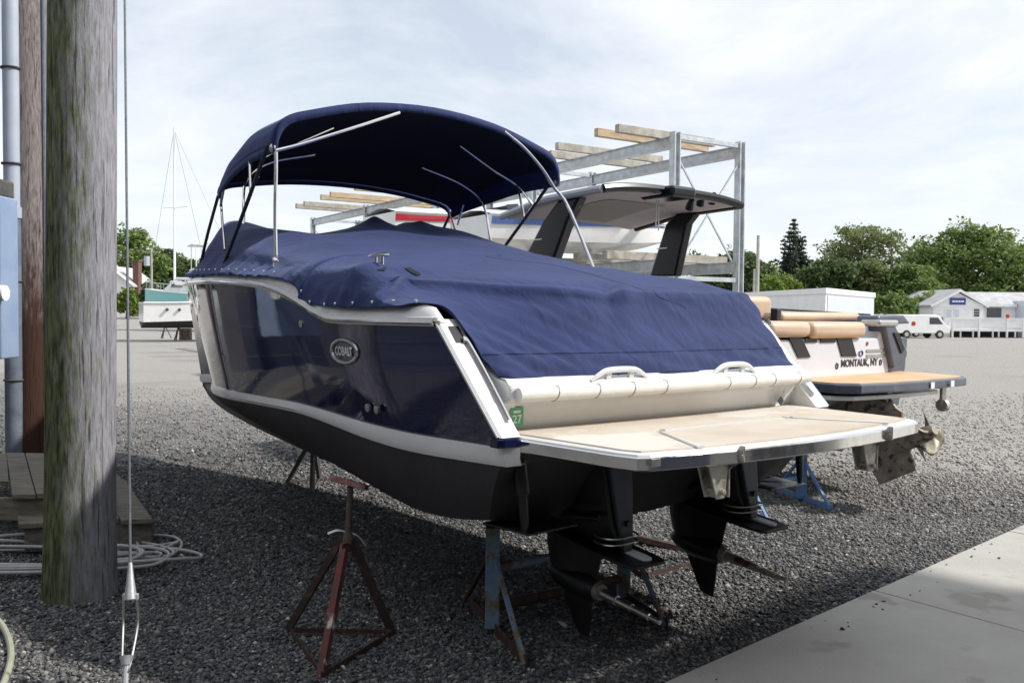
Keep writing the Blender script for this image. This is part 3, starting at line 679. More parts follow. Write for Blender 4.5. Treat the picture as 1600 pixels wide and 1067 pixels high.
# trim tabs
for sgn in (-1, 1):
    t = MB(**B1).prism([(sgn * 1.06, .30), (sgn * .70, .36), (sgn * .72, .02), (sgn * 1.02, .0)], 2, -.448, -.438)
    tb = t.build('trim_tab', 'grey_drive' if sgn > 0 else 'black_drive', boat, bevel=.003)
    MB(**B1).tube([(sgn * 1.03, .075, -.06), (sgn * 1.03, .07, -.10), (sgn * 1.02, .05, -.27), (sgn * 1.02, .05, -.272), (sgn * 1.015, .04, -.40), (sgn * 1.015, .04, -.44)], [.026, .034, .034, .022, .020, .012], 14).build('actuator', 'black_drive', tb, smooth=True)

# outdrives
def outdrive(bc, dl, dz):
    def o(l, z): return (l + dl, z + dz)
    d = MB(**B1)
    # upper housing: tapered box lofted from bell to leg
    def sec(l0, l1, z, wf, wa, r=.3):
        l0 += dl; l1 += dl; z += dz
        return [(bc - wf * .6, l0, z), (bc - wf, l0 - (l0 - l1) * .2, z), (bc - wa, l1 + (l0 - l1) * .25, z), (bc - wa * .55, l1, z), (bc + wa * .55, l1, z), (bc + wa, l1 + (l0 - l1) * .25, z), (bc + wf, l0 - (l0 - l1) * .2, z), (bc + wf * .6, l0, z)]
    d.loft([sec(.50, .16, -.10, .11, .07), sec(.54, .09, -.14, .14, .10), sec(.58, .05, -.24, .16, .12), sec(.58, .02, -.36, .16, .12), sec(.57, .0, -.46, .13, .10), sec(.56, -.04, -.54, .085, .07), sec(.55, -.06, -.575, .07, .05)])
    root = d.build('outdrive', 'black_drive', boat, smooth=True, bevel=.012, angle=30)
    MB(**B1).loft([sec(.72, .50, z, w_, w_) for z, w_ in ((-.06, .14), (-.1, .17), (-.42, .17), (-.48, .13))]).build('bell_housing', 'black_drive', root, bevel=.02)
    # rear cover blade
    q = MB(**B1)
    q.loft([[(bc - w_, l + dl + .03, z + dz), (bc - w_, l + dl, z + dz), (bc + w_, l + dl, z + dz), (bc + w_, l + dl + .03, z + dz)] for z, l, w_ in ((-.12, .05, .075), (-.2, .02, .072), (-.40, -.03, .052), (-.50, -.055, .036), (-.575, -.065, .028))])
    q.build('rear_cover', 'grey_drive', root, smooth=True, bevel=.006)
    MB(**B1).box(bc - .012, bc + .012, dl - .058, dl - .03, dz - .455, dz - .43).build('cover_slot', 'black_plastic', root)
    for zz in (-.495, -.525):
        MB(**B1).tube([(bc + .11 * math.sin(a), dl + .03 - .11 * math.cos(a), dz + zz - .02 * abs(math.sin(a))) for a in np.linspace(-1.9, 1.9, 20)], .005, 6).build('hose_band', 'satin_steel', root, smooth=True)
    for sg in (-1, 1):
        MB(**B1).tube([(bc + sg * .15, dl + .50, dz - .50), (bc + sg * .14, dl + .22, dz - .46), (bc + sg * .14, dl + .219, dz - .46), (bc + sg * .12, dl + .02, dz - .42)], [.028, .028, .014, .014], 12).build('trim_ram', 'black_drive', root, smooth=True, angle=40)
    # anti-ventilation plate
    pl_ = [(.55, .03), (.45, .09), (.2, .12), (-.12, .125), (-.20, .11), (-.215, .09)]
    poly = [(bc + w_, l + dl) for l, w_ in pl_] + [(bc - w_, l + dl) for l, w_ in pl_[::-1]]
    MB(**B1).prism(poly, 2, -.60 + dz, -.585 + dz).build('ventilation_plate', 'black_drive', root, bevel=.004)
    an = [(.0, .022), (-.03, .028), (-.14, .032), (-.175, .026), (-.185, .012)]
    MB(**B1).prism([(bc + w_ + .02, l + dl) for l, w_ in an] + [(bc - w_ + .02, l + dl) for l, w_ in an[::-1]], 2, -.585 + dz, -.572 + dz).build('anode_pad', 'zinc', root, bevel=.004)
    # lower leg, lens-shaped sections, and bullet
    def lens(l0, l1, z, w_):
        n = 7; up = []; dn = []
        for k in range(n + 1):
            u = k / n; l = l0 + (l1 - l0) * u; ww = w_ * (math.sin(math.pi * min(u * 1.15, 1) ** .8) ** .8 if u < .87 else math.sin(math.pi * 1.0 * min(u * 1.15, 1) ** .8) ** .8) if 0 < k < n else .003
            up.append((bc + max(ww, .004), l + dl, z + dz)); dn.append((bc - max(ww, .004), l + dl, z + dz))
        return up + dn[::-1]
    MB(**B1).loft([lens(.53, .10, -.595, .05), lens(.52, .12, -.70, .042), lens(.49, .13, -.78, .05), lens(.45, .14, -.86, .05), lens(.39, .15, -.90, .02)]).build('lower_leg', 'black_drive', root, smooth=True, angle=50)
    MB(**B1).tube([(bc, dl + l, dz - .83) for l in (.50, .47, .42, .34, .22, .15, .12)], [.008, .030, .052, .066, .068, .06, .05], 16).build('gear_housing', 'black_drive', root, smooth=True)
    MB(**B1).tube([(bc, dl + .13, dz - .83), (bc, dl + .09, dz - .83)], [.045, .04], 16).build('bearing_carrier', 'bronze_dirty', root)
    MB(**B1).loft([lens(.37, .15, -.895, .012), lens(.32, .15, -.97, .010), lens(.25, .155, -1.07, .006), lens(.22, .155, -1.085, .003)]).build('skeg', 'black_drive', root, smooth=True, angle=50)
    MB(**B1).tube([(bc, dl + l, dz - .83) for l in (.12, -.02, -.021, -.12, -.121, -.23, -.231, -.30)], [.026, .026, .020, .020, .017, .017, .012, .012], 12).build('propeller_shaft', 'satin_steel' if bc < 0 else 'bronze_dirty', root, smooth=True, angle=30)
    Rx = Matrix.Translation((0, .3, Z0 - .35)) @ Matrix.Rotation(R(5.5), 4, 'X') @ Matrix.Translation((0, -.3, -Z0 + .35))
    for o_ in [root] + list(root.children): o_.data.transform(Rx)
    return root
outdrive(-.47, -.015, .02); outdrive(.42, -.05, .07)

# emblem on the port side
ec = on_boat(541, 549, 0, -1.262); en_ = np.array([-1, -.045, -.09]); en_ /= np.linalg.norm(en_)
ex = np.array([-.045, -1.0, 0]) * -1.0; ex = np.array([.045, -1.0, 0]); ex -= en_ * (ex @ en_); ex /= np.linalg.norm(ex); ey = np.cross(en_, ex)
ew, eh = .135, .062
EO = np.array(ec) + en_ * .012
em = MB(**B1).tube([EO + ex * ew * math.cos(a) + ey * eh * math.sin(a) for a in np.linspace(0, 2 * math.pi, 40)[:-1]], .011, 8, closed=True).build('emblem', 'satin_steel', boat, smooth=True)
pl_ = [EO + ex * ew * math.cos(a) + ey * eh * math.sin(a) - en_ * .004 for a in np.linspace(0, 2 * math.pi, 40)[:-1]]
MB(**B1).add(pl_, [tuple(range(39))]).build('emblem_plate', 'slate', em)
text_part('lettering', 'COBALT', .066, 'chrome', em, tuple(EO + np.array([0, 0, Z0]) + en_ * .001), tuple(ex), tuple(ey), .004, .0012, .72)
for px, py in ((574, 637), (588, 640), (470, 506)):
    c = on_boat(px, py, 0, -1.246 if px > 500 else -1.285); nn = np.array([-1, -.04, -.1]); nn /= np.linalg.norm(nn)
    MB(**B1).tube([np.array(c) + nn * k for k in (-.01, .003, .004)], [.022, .022, .012], 14).build('drain_fitting', 'satin_steel', boat, smooth=True, angle=30)

# bimini top: canopy over bows
def hoop(l, hem, crown, wd, sag=0.0, n=41):
    P = [(-wd, l, hem), (-wd * .985, l, hem + (crown - hem) * .25), (-wd * .93, l, hem + (crown - hem) * .47), (-wd * .80, l, hem + (crown - hem) * .62), (-wd * .45, l, hem + (crown - hem) * .89), (0, l, crown)]
    P = P + [(-x, y, z) for x, y, z in P[-2::-1]]
    return catmull(P, n)
HO = [hoop(2.44, 1.585, 1.985, 1.185), hoop(2.90, 1.575, 2.0, 1.17), hoop(3.35, 1.52, 1.90, 1.14), hoop(3.62, 1.475, 1.77, 1.10), hoop(3.80, 1.43, 1.62, 1.07)]
rows = []
for k in range(41):
    rows.append(catmull([h[k] for h in HO], 26))
rows = [[p - np.array([0, 0, .012 * math.sin(math.pi * (i / 25 * 3 % 1)) * (1 if 4 < k < 36 else 0)]) for i, p in enumerate(r_)] for k, r_ in enumerate(rows)]
can = MB(**B1).grid(rows)
bim = can.build('bimini_top', 'navy_canvas', boat, smooth=True, solid=.012, angle=60)
MB(**B1).grid([[p - np.array([0, 0, .014]) for p in r_] for r_ in rows[1:-1]], flip=True).build('shade_sheet', 'near_black_cloth', bim, smooth=True)  # dark sheet below the canvas: paints the shade under the canopy
# hem bands front and aft
for h, dl in ((HO[0], -.02), (HO[-1], .02)):
    MB(**B1).grid([[p + np.array([0, dl, .006]) for p in h], [p * np.array([.99, 1, 1]) + np.array([0, dl * 1.2, -.05]) for p in h]]).build('hem_band', 'navy_canvas', bim, smooth=True, solid=.008)
for sgn in (-1, 1):
    i0 = 0 if sgn < 0 else 40
    MB(**B1).grid([[p + np.array([sgn * .004, 0, .004]) for p in rows[i0]], [p * np.array([.995, 1, 1]) + np.array([0, 0, -.045]) for p in rows[i0]]]).build('side_hem', 'navy_canvas', bim, smooth=True, solid=.008)
    def hp(k, j, d=.03):
        p = HO[j][k if sgn < 0 else 40 - k]; return p * np.array([.985, 1, 1]) - np.array([0, 0, d])
    def tb(pts, r_, m_, nm='frame_pole', n=30): MB(**B1).tube(catmull(pts, n), r_, 8).build(nm, m_, bim, smooth=True)
    # aft pole: from the deck up to the corner, then under the canvas towards the crown
    bl0 = 2.36 if sgn < 0 else 2.01
    tb([(sgn * 1.205, bl0, .84), (sgn * 1.20, bl0 * .6 + 2.42 * .4, 1.12), (sgn * 1.185, bl0 * .2 + 2.42 * .8, 1.40)] + ([(-1.18, 2.42, 1.54)] if sgn < 0 else [(1.13, 2.42, 1.52)]), .0125, 'chrome', n=8)
    tb([(sgn * 1.18, 2.42, 1.55), (sgn * 1.01, 2.42, 1.61), (sgn * .79, 2.42, 1.70), (sgn * .55, 2.42, 1.80), (sgn * .28, 2.42, 1.915)] if sgn < 0 else [(1.13, 2.42, 1.52), (1.0, 2.42, 1.66), (.82, 2.42, 1.80), (.63, 2.42, 1.90)], .0125, 'chrome')
    tb([(sgn * 1.19, 2.52, 1.60), (sgn * 1.175, 3.0, 1.2), (sgn * 1.16, 3.46, .84)], .014, 'sleeve', n=6)
    tb([(sgn * 1.06, 3.83, 1.41), (sgn * 1.06, 4.10, 1.10), (sgn * 1.02, 4.42, .82)], .013, 'sleeve', n=6)
    tb([hp(1, 4, .0), (sgn * 1.07, 3.72, 1.25), (sgn * 1.12, 3.52, .98)], .010, 'chrome', n=6)
    tb([hp(1, 3, .0), (sgn * 1.08, 3.72, 1.32)], .010, 'chrome', n=4)
    tb([(sgn * .55, 2.90, hp(9, 1, 0)[2] + .06), (sgn * .86, 2.88, hp(9, 1, 0)[2] - .10), (sgn * 1.08, 2.84, 1.58), (sgn * 1.17, 2.74, 1.42)], .011, 'chrome')
    tb([(sgn * .48, 3.36, 1.73), (sgn * .86, 3.33, 1.62), (sgn * 1.05, 3.28, 1.46), (sgn * 1.09, 3.22, 1.15)], .011, 'chrome')
    tb([(sgn * 1.16, 2.92, 1.56), (sgn * 1.175, 2.86, 1.31)], .011, 'chrome', n=4)
    m_ = MB(**B1).bar((sgn * 1.205, bl0, .80), (sgn * 1.205, bl0, .85), .03, .03).ball((sgn * 1.21, bl0, .85), .02)
    m_.build('deck_mount', 'chrome', bim, bevel=.004)
    MB(**B1).ball((sgn * 1.18, 2.47, 1.57), .024, sc=(1, 1, 1.3)).build('pivot_fitting', 'satin_steel', bim, smooth=True)

# ------------------------------------------------------------------ canvas cover
cov = thing('boat_cover', 'navy canvas mooring cover snapped over the cockpit of the navy boat', 'boat cover', (BX, BY, 0), YAW)
def bl(l, z, inn=.0): return (-(Br(l) - inn + .012), l, z)
def mir(P): return [(-p[0], p[1], p[2]) for p in P[::-1]]
LN = []       # each line runs from the port hem over the top to the starboard hem
def line(port, mid_, stbd=None): LN.append(catmull(port + mid_ + (mir(port) if stbd is None else stbd), 97))
line([(-.02, 6.6, .93)], [(0, 6.6, .935)], [(.02, 6.6, .93)])
line([bl(5.6, .86), (-.70, 5.6, .88), (-.4, 5.5, .95)], [(0, 5.5, .98)])
line([bl(4.85, .82), (-.93, 4.8, .87), (-.75, 4.75, 1.01), (-.4, 4.7, 1.02)], [(0, 4.65, 1.0)])
line([bl(4.35, .81), (-1.06, 4.3, .88), (-.96, 4.25, 1.10), (-.82, 4.2, 1.255), (-.5, 4.05, 1.14)], [(0, 4.0, 1.10)])
line([bl(3.75, .80), (-1.13, 3.7, .88), (-1.02, 3.72, 1.06), (-.85, 3.75, 1.17), (-.5, 3.72, 1.14), (-.25, 3.68, 1.145)], [(0, 3.5, 1.20), (.3, 3.6, 1.20)], mir([bl(3.75, .80), (-1.13, 3.7, .9), (-1.0, 3.72, 1.10), (-.8, 3.75, 1.26), (-.58, 3.68, 1.29)]))
line([bl(3.1, .78), (-1.20, 3.1, .86), (-1.08, 3.1, .99), (-.85, 3.12, 1.10), (-.5, 3.2, 1.115), (-.2, 3.25, 1.18)], [(0, 3.28, 1.255), (.2, 3.28, 1.22), (.40, 3.3, 1.25)], mir([bl(3.1, .78), (-1.2, 3.1, .9), (-1.0, 3.1, 1.06), (-.75, 3.15, 1.20)]))
line([bl(2.6, .755), (-1.20, 2.6, .82), (-1.10, 2.6, .92), (-.85, 2.62, 1.00), (-.4, 2.7, 1.05)], [(0, 2.75, 1.075), (.4, 2.72, 1.08)], mir([bl(2.6, .76), (-1.2, 2.6, .86), (-1.05, 2.6, .98), (-.8, 2.62, 1.06)]))
line([bl(2.1, .73), (-1.22, 2.1, .79), (-1.10, 2.1, .865), (-.85, 2.12, .915), (-.4, 2.15, .95)], [(0, 2.2, .965), (.4, 2.18, .965)], mir([bl(2.1, .74), (-1.2, 2.1, .82), (-1.08, 2.1, .90), (-.8, 2.12, .955)]))
line([bl(1.84, .665), (-1.245, 1.84, .75), (-1.14, 1.84, .825), (-.90, 1.86, .875), (-.4, 1.9, .91)], [(0, 1.92, .92)])
line([bl(1.76, .585), (-1.255, 1.76, .70), (-1.15, 1.76, .80), (-.90, 1.78, .855), (-.4, 1.8, .89)], [(0, 1.82, .90)], mir([bl(1.76, .66), (-1.245, 1.76, .74), (-1.14, 1.76, .815), (-.9, 1.78, .87)]))
line([bl(1.30, .552), (-1.255, 1.30, .66), (-1.16, 1.30, .775), (-.92, 1.32, .80), (-.45, 1.35, .815)], [(0, 1.38, .825)], mir([bl(1.30, .552), (-1.255, 1.30, .66), (-1.16, 1.30, .775), (-.92, 1.32, .81), (-.45, 1.35, .825)]))
line([bl(.93, .553), (-1.235, 1.0, .62), (-1.14, 1.06, .715), (-1.0, 1.08, .728), (-.62, .85, .725), (-.28, .72, .715)], [(.1, .68, .705), (.5, .66, .705)], mir([bl(.93, .553), (-1.225, .95, .66), (-1.12, .95, .745), (-.9, .8, .735)]))
BK = [(-1.07, 1.00, .705), (-1.0, .94, .70), (-.65, .65, .674), (-.3, .47, .657), (.1, .42, .650), (.5, .40, .654), (.9, .42, .659), (1.05, .47, .645)]
line([bl(.82, .556), (-1.225, .93, .60)] + [(b, l + .07, z + .009) for b, l, z in BK[:4]], [(b, l + .07, z + .009) for b, l, z in BK[4:6]], [(b, l + .07, z + .009) for b, l, z in BK[6:]] + [(1.17, .72, .60), (1.235, .80, .556)])
line([bl(.72, .560), (-1.21, .85, .59)] + BK[:4], BK[4:6], BK[6:] + [(1.16, .62, .585), (1.222, .70, .558)])
line([(-1.205, .64, .575), (-1.16, .77, .60), (-1.06, .92, .655), (-.98, .88, .665), (-.64, .61, .642), (-.3, .435, .628)], [(.1, .39, .622), (.5, .37, .626)], [(.9, .39, .63), (1.055, .44, .612), (1.15, .56, .565), (1.20, .63, .56)])
line([(-1.15, .50, .56), (-1.10, .60, .555), (-1.0, .66, .565), (-.62, .50, .56), (-.3, .385, .56)], [(.1, .35, .556), (.5, .34, .56)], [(.9, .345, .565), (1.045, .37, .55), (1.12, .47, .53), (1.15, .50, .53)])
line([(-1.115, .40, .475), (-1.06, .44, .46), (-.95, .45, .455), (-.6, .36, .46), (-.28, .30, .465)], [(.1, .28, .465)], mir([(-1.115, .39, .45), (-1.07, .33, .46), (-.95, .295, .465), (-.6, .285, .465)]))
line([(-1.10, .29, .355), (-1.05, .285, .35), (-.9, .28, .358), (-.65, .255, .375), (-.35, .215, .385)], [(0, .195, .39)], mir([(-1.10, .28, .345), (-1.05, .235, .37), (-.95, .225, .385), (-.7, .21, .39)]))
line([(-1.09, .21, .29), (-1.04, .175, .29), (-.9, .17, .30), (-.6, .15, .310)], [(0, .115, .312)])
line([(-1.085, .15, .240), (-1.03, .11, .236), (-.9, .105, .230), (-.6, .085, .230)], [(0, .06, .234)])
NR, NC = 150, 97
rows = []
cols = [catmull([ln[k] for ln in LN], NR) for k in range(NC)]
for i in range(NR): rows.append([cols[k][i].copy() for k in range(NC)])
G = np.array(rows)                       # NR x NC x 3
# fold relief along the normals: drape folds fanning down the aft face, pulls from the snaps, seams
du = np.gradient(G, axis=1); dv = np.gradient(G, axis=0); nn = np.cross(dv, du); nn /= np.linalg.norm(nn, axis=2, keepdims=True) + 1e-9
nn *= np.sign(nn[..., 2:3] + 1e-6)
b_, l_, z_ = G[..., 0], G[..., 1], G[..., 2]
aftf = sstep(.62, .40, l_) * sstep(.215, .30, z_)
edge = np.abs(np.linspace(-1, 1, NC))[None, :] * np.ones((NR, 1))
side = sstep(.62, .97, edge)
f = np.zeros_like(b_)
ph = b_ * 26 + (z_ - .3) * 30
f += aftf * (.0030 * np.sin(ph) * np.sin(b_ * 3.1 + 1) + .0022 * np.sin(ph * 1.83 + 1.2) * np.sin(b_ * 2.3) + .0035 * np.sin(b_ * 7.5 + z_ * 9) + .0025 * np.sin((b_ + z_ * 1.2) * 47) * np.exp(-((b_ + .8) / .4) ** 2))
band = sstep(.345, .325, z_) * sstep(.5, .3, l_)
f += band * (.0045 * np.sin(b_ * 13 + z_ * 60) + .0025 * np.sin(b_ * 37 - z_ * 90))
fold = (l_ - .62) - (b_ + .55) * .35
f += side * sstep(.7, 1.2, l_) * (.007 * np.sin(l_ * 38 + z_ * 14) + .005 * np.sin(l_ * 67 - z_ * 22 + b_ * 5)) * (b_ < 0)
f += sstep(2.3, 3.4, l_) * side * .009 * np.sin(l_ * 24 + z_ * 10)
f += .006 * np.sin(b_ * 5 + l_ * 7) * np.sin(l_ * 4.3 - b_ * 6) * sstep(.7, 1.0, l_)
d1 = (l_ - .50) * .80 + (b_ + .10) * .60; d2 = -(l_ - .50) * .60 + (b_ + .10) * .80       # a deep pull across the tail
f -= .022 * np.exp(-(d2 / .045) ** 2) * sstep(-.30, -.1, d1) * sstep(.35, .1, d1)
f += .016 * np.exp(-((d2 - .09) / .06) ** 2) * sstep(-.30, -.1, d1) * sstep(.4, .1, d1)
f += .003 * np.sin(b_ * 14 + l_ * 3) * np.exp(-((l_ - .55) / .12) ** 2)
pk = lambda b0, l0, h, s: h * np.exp(-(((b_ - b0) ** 2 + (l_ - l0) ** 2) / s ** 2))
G[..., 2] += pk(.0, 3.28, .035, .07) + pk(.44, 3.30, .03, .06) + pk(-1.17, 1.28, .02, .08)
G += nn * f[..., None]
cm = MB(**B1).grid([list(r_) for r_ in G]); cmesh = cm.build('canvas', 'navy_canvas', cov, smooth=True, angle=70, solid=.006)
# stitched seams: the hem band across the stern and the long panel seam
sm = []
for k in range(3, NC - 3):
    cand = [i for i in range(NR) if G[i, k, 1] < .5]
    i = min(cand, key=lambda i: abs(G[i, k, 2] - .338)); i2 = i + 1 if G[i, k, 2] > .338 else i - 1; i2 = min(max(i2, 0), NR - 1)
    za, zb2 = G[i, k, 2], G[i2, k, 2]; t_ = 0 if abs(zb2 - za) < 1e-5 else min(max((.338 - za) / (zb2 - za), 0), 1)
    sm.append(G[i, k] * (1 - t_) + G[i2, k] * t_ + nn[i, k] * .004)
MB(**B1).tube(sm, .0035, 6).build('hem_seam', 'navy_canvas', cmesh, smooth=True)
cs = int(NC * .56); MB(**B1).tube([G[i, cs] + nn[i, cs] * .003 for i in range(60, NR - 28)], .0022, 6).build('panel_seam', 'navy_canvas', cmesh, smooth=True)
# slit and reinforcement patch round the cleat, slit further aft: laid on the canvas where they show
_pp = np.stack([G[..., 0], G[..., 1], G[..., 2]], -1).reshape(-1, 3); _nn = nn.reshape(-1, 3)
_w = np.array([BX, BY, Z0]) + _pp[:, :1] * S_ + _pp[:, 1:2] * F_ + _pp[:, 2:] * np.array([0, 0, 1.0]) - C_C
_px = np.stack([800 + CAM_F * (_w @ C_R) / (_w @ C_FW), 533.5 - CAM_F * (_w @ C_U) / (_w @ C_FW)], 1)
def on_canvas(x, y, up=.004):
    d = (_px[:, 0] - x) ** 2 + (_px[:, 1] - y) ** 2 + (_pp[:, 0] > .6) * 1e6; k = np.argsort(d)[:4]; wg = 1 / (d[k] + 1)
    wg = wg / wg.sum(); return (_pp[k] * wg[:, None]).sum(0) + (_nn[k] * wg[:, None]).sum(0) * up
for nm, poly in (('cleat_patch', ((553, 406), (562, 404), (604, 419), (600, 425), (590, 424))), ('canvas_slit', ((633, 421), (640, 420), (657, 430), (652, 431), (643, 428)))):
    MB(**B1).add([on_canvas(x, y, .007) for x, y in poly], [tuple(range(5))]).build(nm, 'near_black_cloth', cmesh, solid=.004)
# snaps along the hem
for px, py in ((476, 458), (489, 475), (511, 479), (527, 478), (552, 477), (579, 476), (608, 474), (640, 474)):
    p = on_boat(px, py, 0, -1.285); l = p[1]; bb = -(Br(l) + .022)
    MB(**B1).ball((bb, l, p[2] + .012), .0085, 8, 5).build('snap', 'chrome', cmesh, smooth=True)
for l in np.linspace(2.15, 3.9, 12):
    MB(**B1).ball((-(Br(l) + .016), l, Zco(l) + .01), .0075, 8, 5).build('snap', 'chrome', cmesh, smooth=True)
# mooring cleat standing through a slit in the cover
cl = thing('mooring_cleat', 'chrome mooring cleat poking through the navy cover near the port gunwale', 'cleat', (BX, BY, 0), YAW)
c = on_boat(592, 416, 0, -1.06); l = c[1]; z = c[2] + .012
MB(**B1).tube(catmull([(-1.055, l + .125, z + .046), (-1.058, l + .06, z + .050), (-1.06, l, z + .050), (-1.062, l - .06, z + .048), (-1.064, l - .125, z + .040)], 14), [.006, .009, .011, .011, .011, .011, .011, .011, .011, .011, .011, .011, .009, .006], 8).build('cleat_horn', 'chrome', cl, smooth=True)
for s_ in (-.035, .035): MB(**B1).cyl((-1.06, l + s_, z - .05), (-1.06, l + s_, z + .05), .010).build('cleat_post', 'chrome', cl, smooth=True)

# ================================================================== STANDS
def W(o): return dict(off=tuple(-np.array(o.location)))       # build with world coordinates under a thing that is not turned
def jackstand(name, label, feet, apex, pad, m_leg, m_front, m_pad, handle=True, group=None, pad_n=None, wleg=.034):
    feet = [np.array(f_) for f_ in feet]; c = sum(feet) / 3
    t = thing(name, label, 'jack stand', (c[0], c[1], 0), 0, group)
    apex = np.array(apex); pad = np.array(pad)
    for i, f_ in enumerate(feet):
        top = apex + (f_ - c) / np.linalg.norm(f_ - c) * .03
        MB(**W(t)).angle(f_ + np.array([0, 0, .01]), top, wleg, .007, up=(0.3, 1, 0)).build('leg', m_front if i == 0 else m_leg, t)
        a, b = f_, feet[(i + 1) % 3]
        MB(**W(t)).angle(a + np.array([0, 0, .005]), b + np.array([0, 0, .005]), wleg * .85, .006).build('base_rail', m_leg, t)
    ax = (pad - apex) / np.linalg.norm(pad - apex)
    MB(**W(t)).cyl(apex - ax * .05, apex + ax * .05, .026, 12).build('collar', m_leg, t, smooth=True, angle=40)
    MB(**W(t)).cyl(apex - ax * .05, pad - ax * .02, .017, 10).build('screw_rod', 'rust', t, smooth=True, angle=40)
    if handle:
        h = apex + ax * .07; s = np.array([1.0, .1, 0])
        MB(**W(t)).tube(catmull([h - s * .10 + np.array([0, 0, -.005]), h - s * .05 + np.array([0, 0, .012]), h, h + s * .05 + np.array([0, 0, -.018]), h + s * .09 + np.array([0, 0, -.07])], 16), .009, 8).build('handle', 'satin_steel', t, smooth=True)
    n = np.array(pad_n if pad_n is not None else (0.2, 0.2, 1.0), float); n /= np.linalg.norm(n); u = np.cross(n, (0, 1, 0)); u /= np.linalg.norm(u); v = np.cross(n, u)
    hw = .10
    vs = [pad + u * a * hw + v * b * hw + n * k for k in (-.03, .0) for a, b in ((-1, -1), (1, -1), (1, 1), (-1, 1))]
    MB(**W(t)).add(vs, [(0, 3, 2, 1), (4, 5, 6, 7), (0, 1, 5, 4), (1, 2, 6, 5), (2, 3, 7, 6), (3, 0, 4, 7)]).build('pad', m_pad, t, bevel=.006)
    return t
padw = bw(*on_boat(548, 745, 0, -1.12))
jackstand('jack_stand', 'rusty red tripod jack stand with chipped paint under the port side of the navy boat',
          [on_ground(503, 1062), on_ground(452, 990), on_ground(616, 993)], at_depth(543, 845, 4.52), padw + np.array([0, 0, -.02]), 'rust', 'red_chipped', 'red_pad', pad_n=S_ * .35 * -1 * -1 + np.array([0, 0, 1.0]))
f0 = [on_ground(488, 772), on_ground(450, 757), on_ground(500, 752)]
c0 = sum(f0) / 3; pk_ = np.array([c0[0] + .12, c0[1] + .15, Z0 - .45])
jackstand('jack_stand', 'dark steel jack stand further forward under the navy bow', f0, c0 * np.array([1, 1, 0]) + np.array([.05, .05, .42]), pk_, 'dark_steel', 'dark_steel', 'dark_steel', handle=False, pad_n=S_ * .3 + np.array([0, 0, 1]))
f0 = [on_ground(1132, 872), on_ground(985, 850), on_ground(1012, 902)]
c0 = sum(f0) / 3; q_ = wb(c0); pk_ = bw(.35, q_[1] + .35, -.62)
jackstand('jack_stand', 'low rusty jack stand seen between the two black outdrives', f0, bw(.30, q_[1] + .22, -.80), pk_, 'rust', 'rust', 'rust', handle=False, pad_n=(0, 0, 1))

def trestle(name, label, pL, pR, footL, zL, zR, m_post, m_pipe, m_base, top_bar=True, pipes=(.30, .52), group=None, w=.075):
    pL, pR = np.array(pL), np.array(pR); c = (pL + pR) / 2
    t = thing(name, label, 'boat stand', (c[0], c[1], 0), 0, group)
    fv = np.array(footL) - pL; fv[2] = 0
    for p, zt in ((pL, zL), (pR, zR)):
        a, b = p + fv, p - fv
        MB(**W(t)).bar(p + np.array([0, 0, .03]), p + np.array([0, 0, zt]), w).build('post', m_post, t, bevel=.006)
        MB(**W(t)).angle(a, b, .06, .008).build('base_rail', m_base, t)
        for q in (a, b):
            MB(**W(t)).bar(q + (p - q) * .03 + np.array([0, 0, .02]), p + (q - p) * .08 + np.array([0, 0, zt * .72]), .022).build('brace', m_base if q is b else m_pipe, t)
    for i, zf in enumerate(pipes):
        MB(**W(t)).cyl(pL + np.array([0, 0, zf * zL]), pR + np.array([0, 0, zf * zR]), .026, 12).build('cross_pipe', m_base if i == 0 else m_pipe, t, smooth=True, angle=40)
    if top_bar:
        MB(**W(t)).bar(pL + np.array([0, 0, zL + .04]) - (pR - pL) * .1, pR + np.array([0, 0, zR + .04]) + (pR - pL) * .1, .10, .07).build('bearer', 'deck_wood', t, bevel=.006)
    return t
pL = on_ground(769, 988); pR = on_ground(974, 938)
zL = at_depth(771, 822, pL[1])[2]; zR = at_depth(975, 795, pR[1])[2]
trestle('boat_stand', 'weathered blue and rust boat stand under the stern of the navy boat', pL, pR, on_ground(822, 1047), zL, zL, 'blue_chipped', 'blue_chipped', 'rust', top_bar=False, pipes=(.24, .60))
pR2 = on_ground(1252, 783); pL2 = pR2 - S_ * .86
trestle('boat_stand', 'bright blue steel boat stand under the stern of the neighbouring grey boat', pL2, pR2, on_ground(1300, 800) - pR2 + pL2, .52, .52, 'blue_paint', 'blue_paint', 'blue_paint', top_bar=False, pipes=(.42, .80))

# ================================================================== LEFT FOREGROUND
def utility_pole(name, label, base, r0, r1, h, m_, lean=(0, 0)):
    t = thing(name, label, 'utility pole', (base[0], base[1], 0))
    n = 26; rows = []
    prof = [random.uniform(-.012, .012) for _ in range(n)]
    mb = MB(); secs = []
    for z in np.linspace(-.1, h, 40):
        r_ = r0 + (r1 - r0) * z / h
        if z < .5: r_ += .012 * (1 - z / .5)
        secs.append([((r_ * (1 + prof[k] * (1 + .3 * math.sin(z * 1.3 + k)))) * math.cos(2 * math.pi * k / n) + lean[0] * z, (r_ * (1 + prof[k])) * math.sin(2 * math.pi * k / n) + lean[1] * z, z) for k in range(n)])
    mb.loft(secs); mb.build('pole_shaft', m_, t, smooth=True, angle=50)
    return t
pb = on_ground(125, 930)
p1 = utility_pole('utility_pole', 'thick weathered utility pole in front, green algae down its left side', pb, .196, .168, 9.0, 'pole_algae', lean=(.012, 0))
pb2 = at_depth(50, 705, 10.2)
p2 = utility_pole('utility_pole', 'brown stained utility pole behind the wooden steps with conduit beside it', (pb2[0], 10.2), .205, .19, 9.0, 'pole_brown', lean=(.0, 0))
t = p2
cx = at_depth(17, 500, 10.0)[0] - pb2[0]
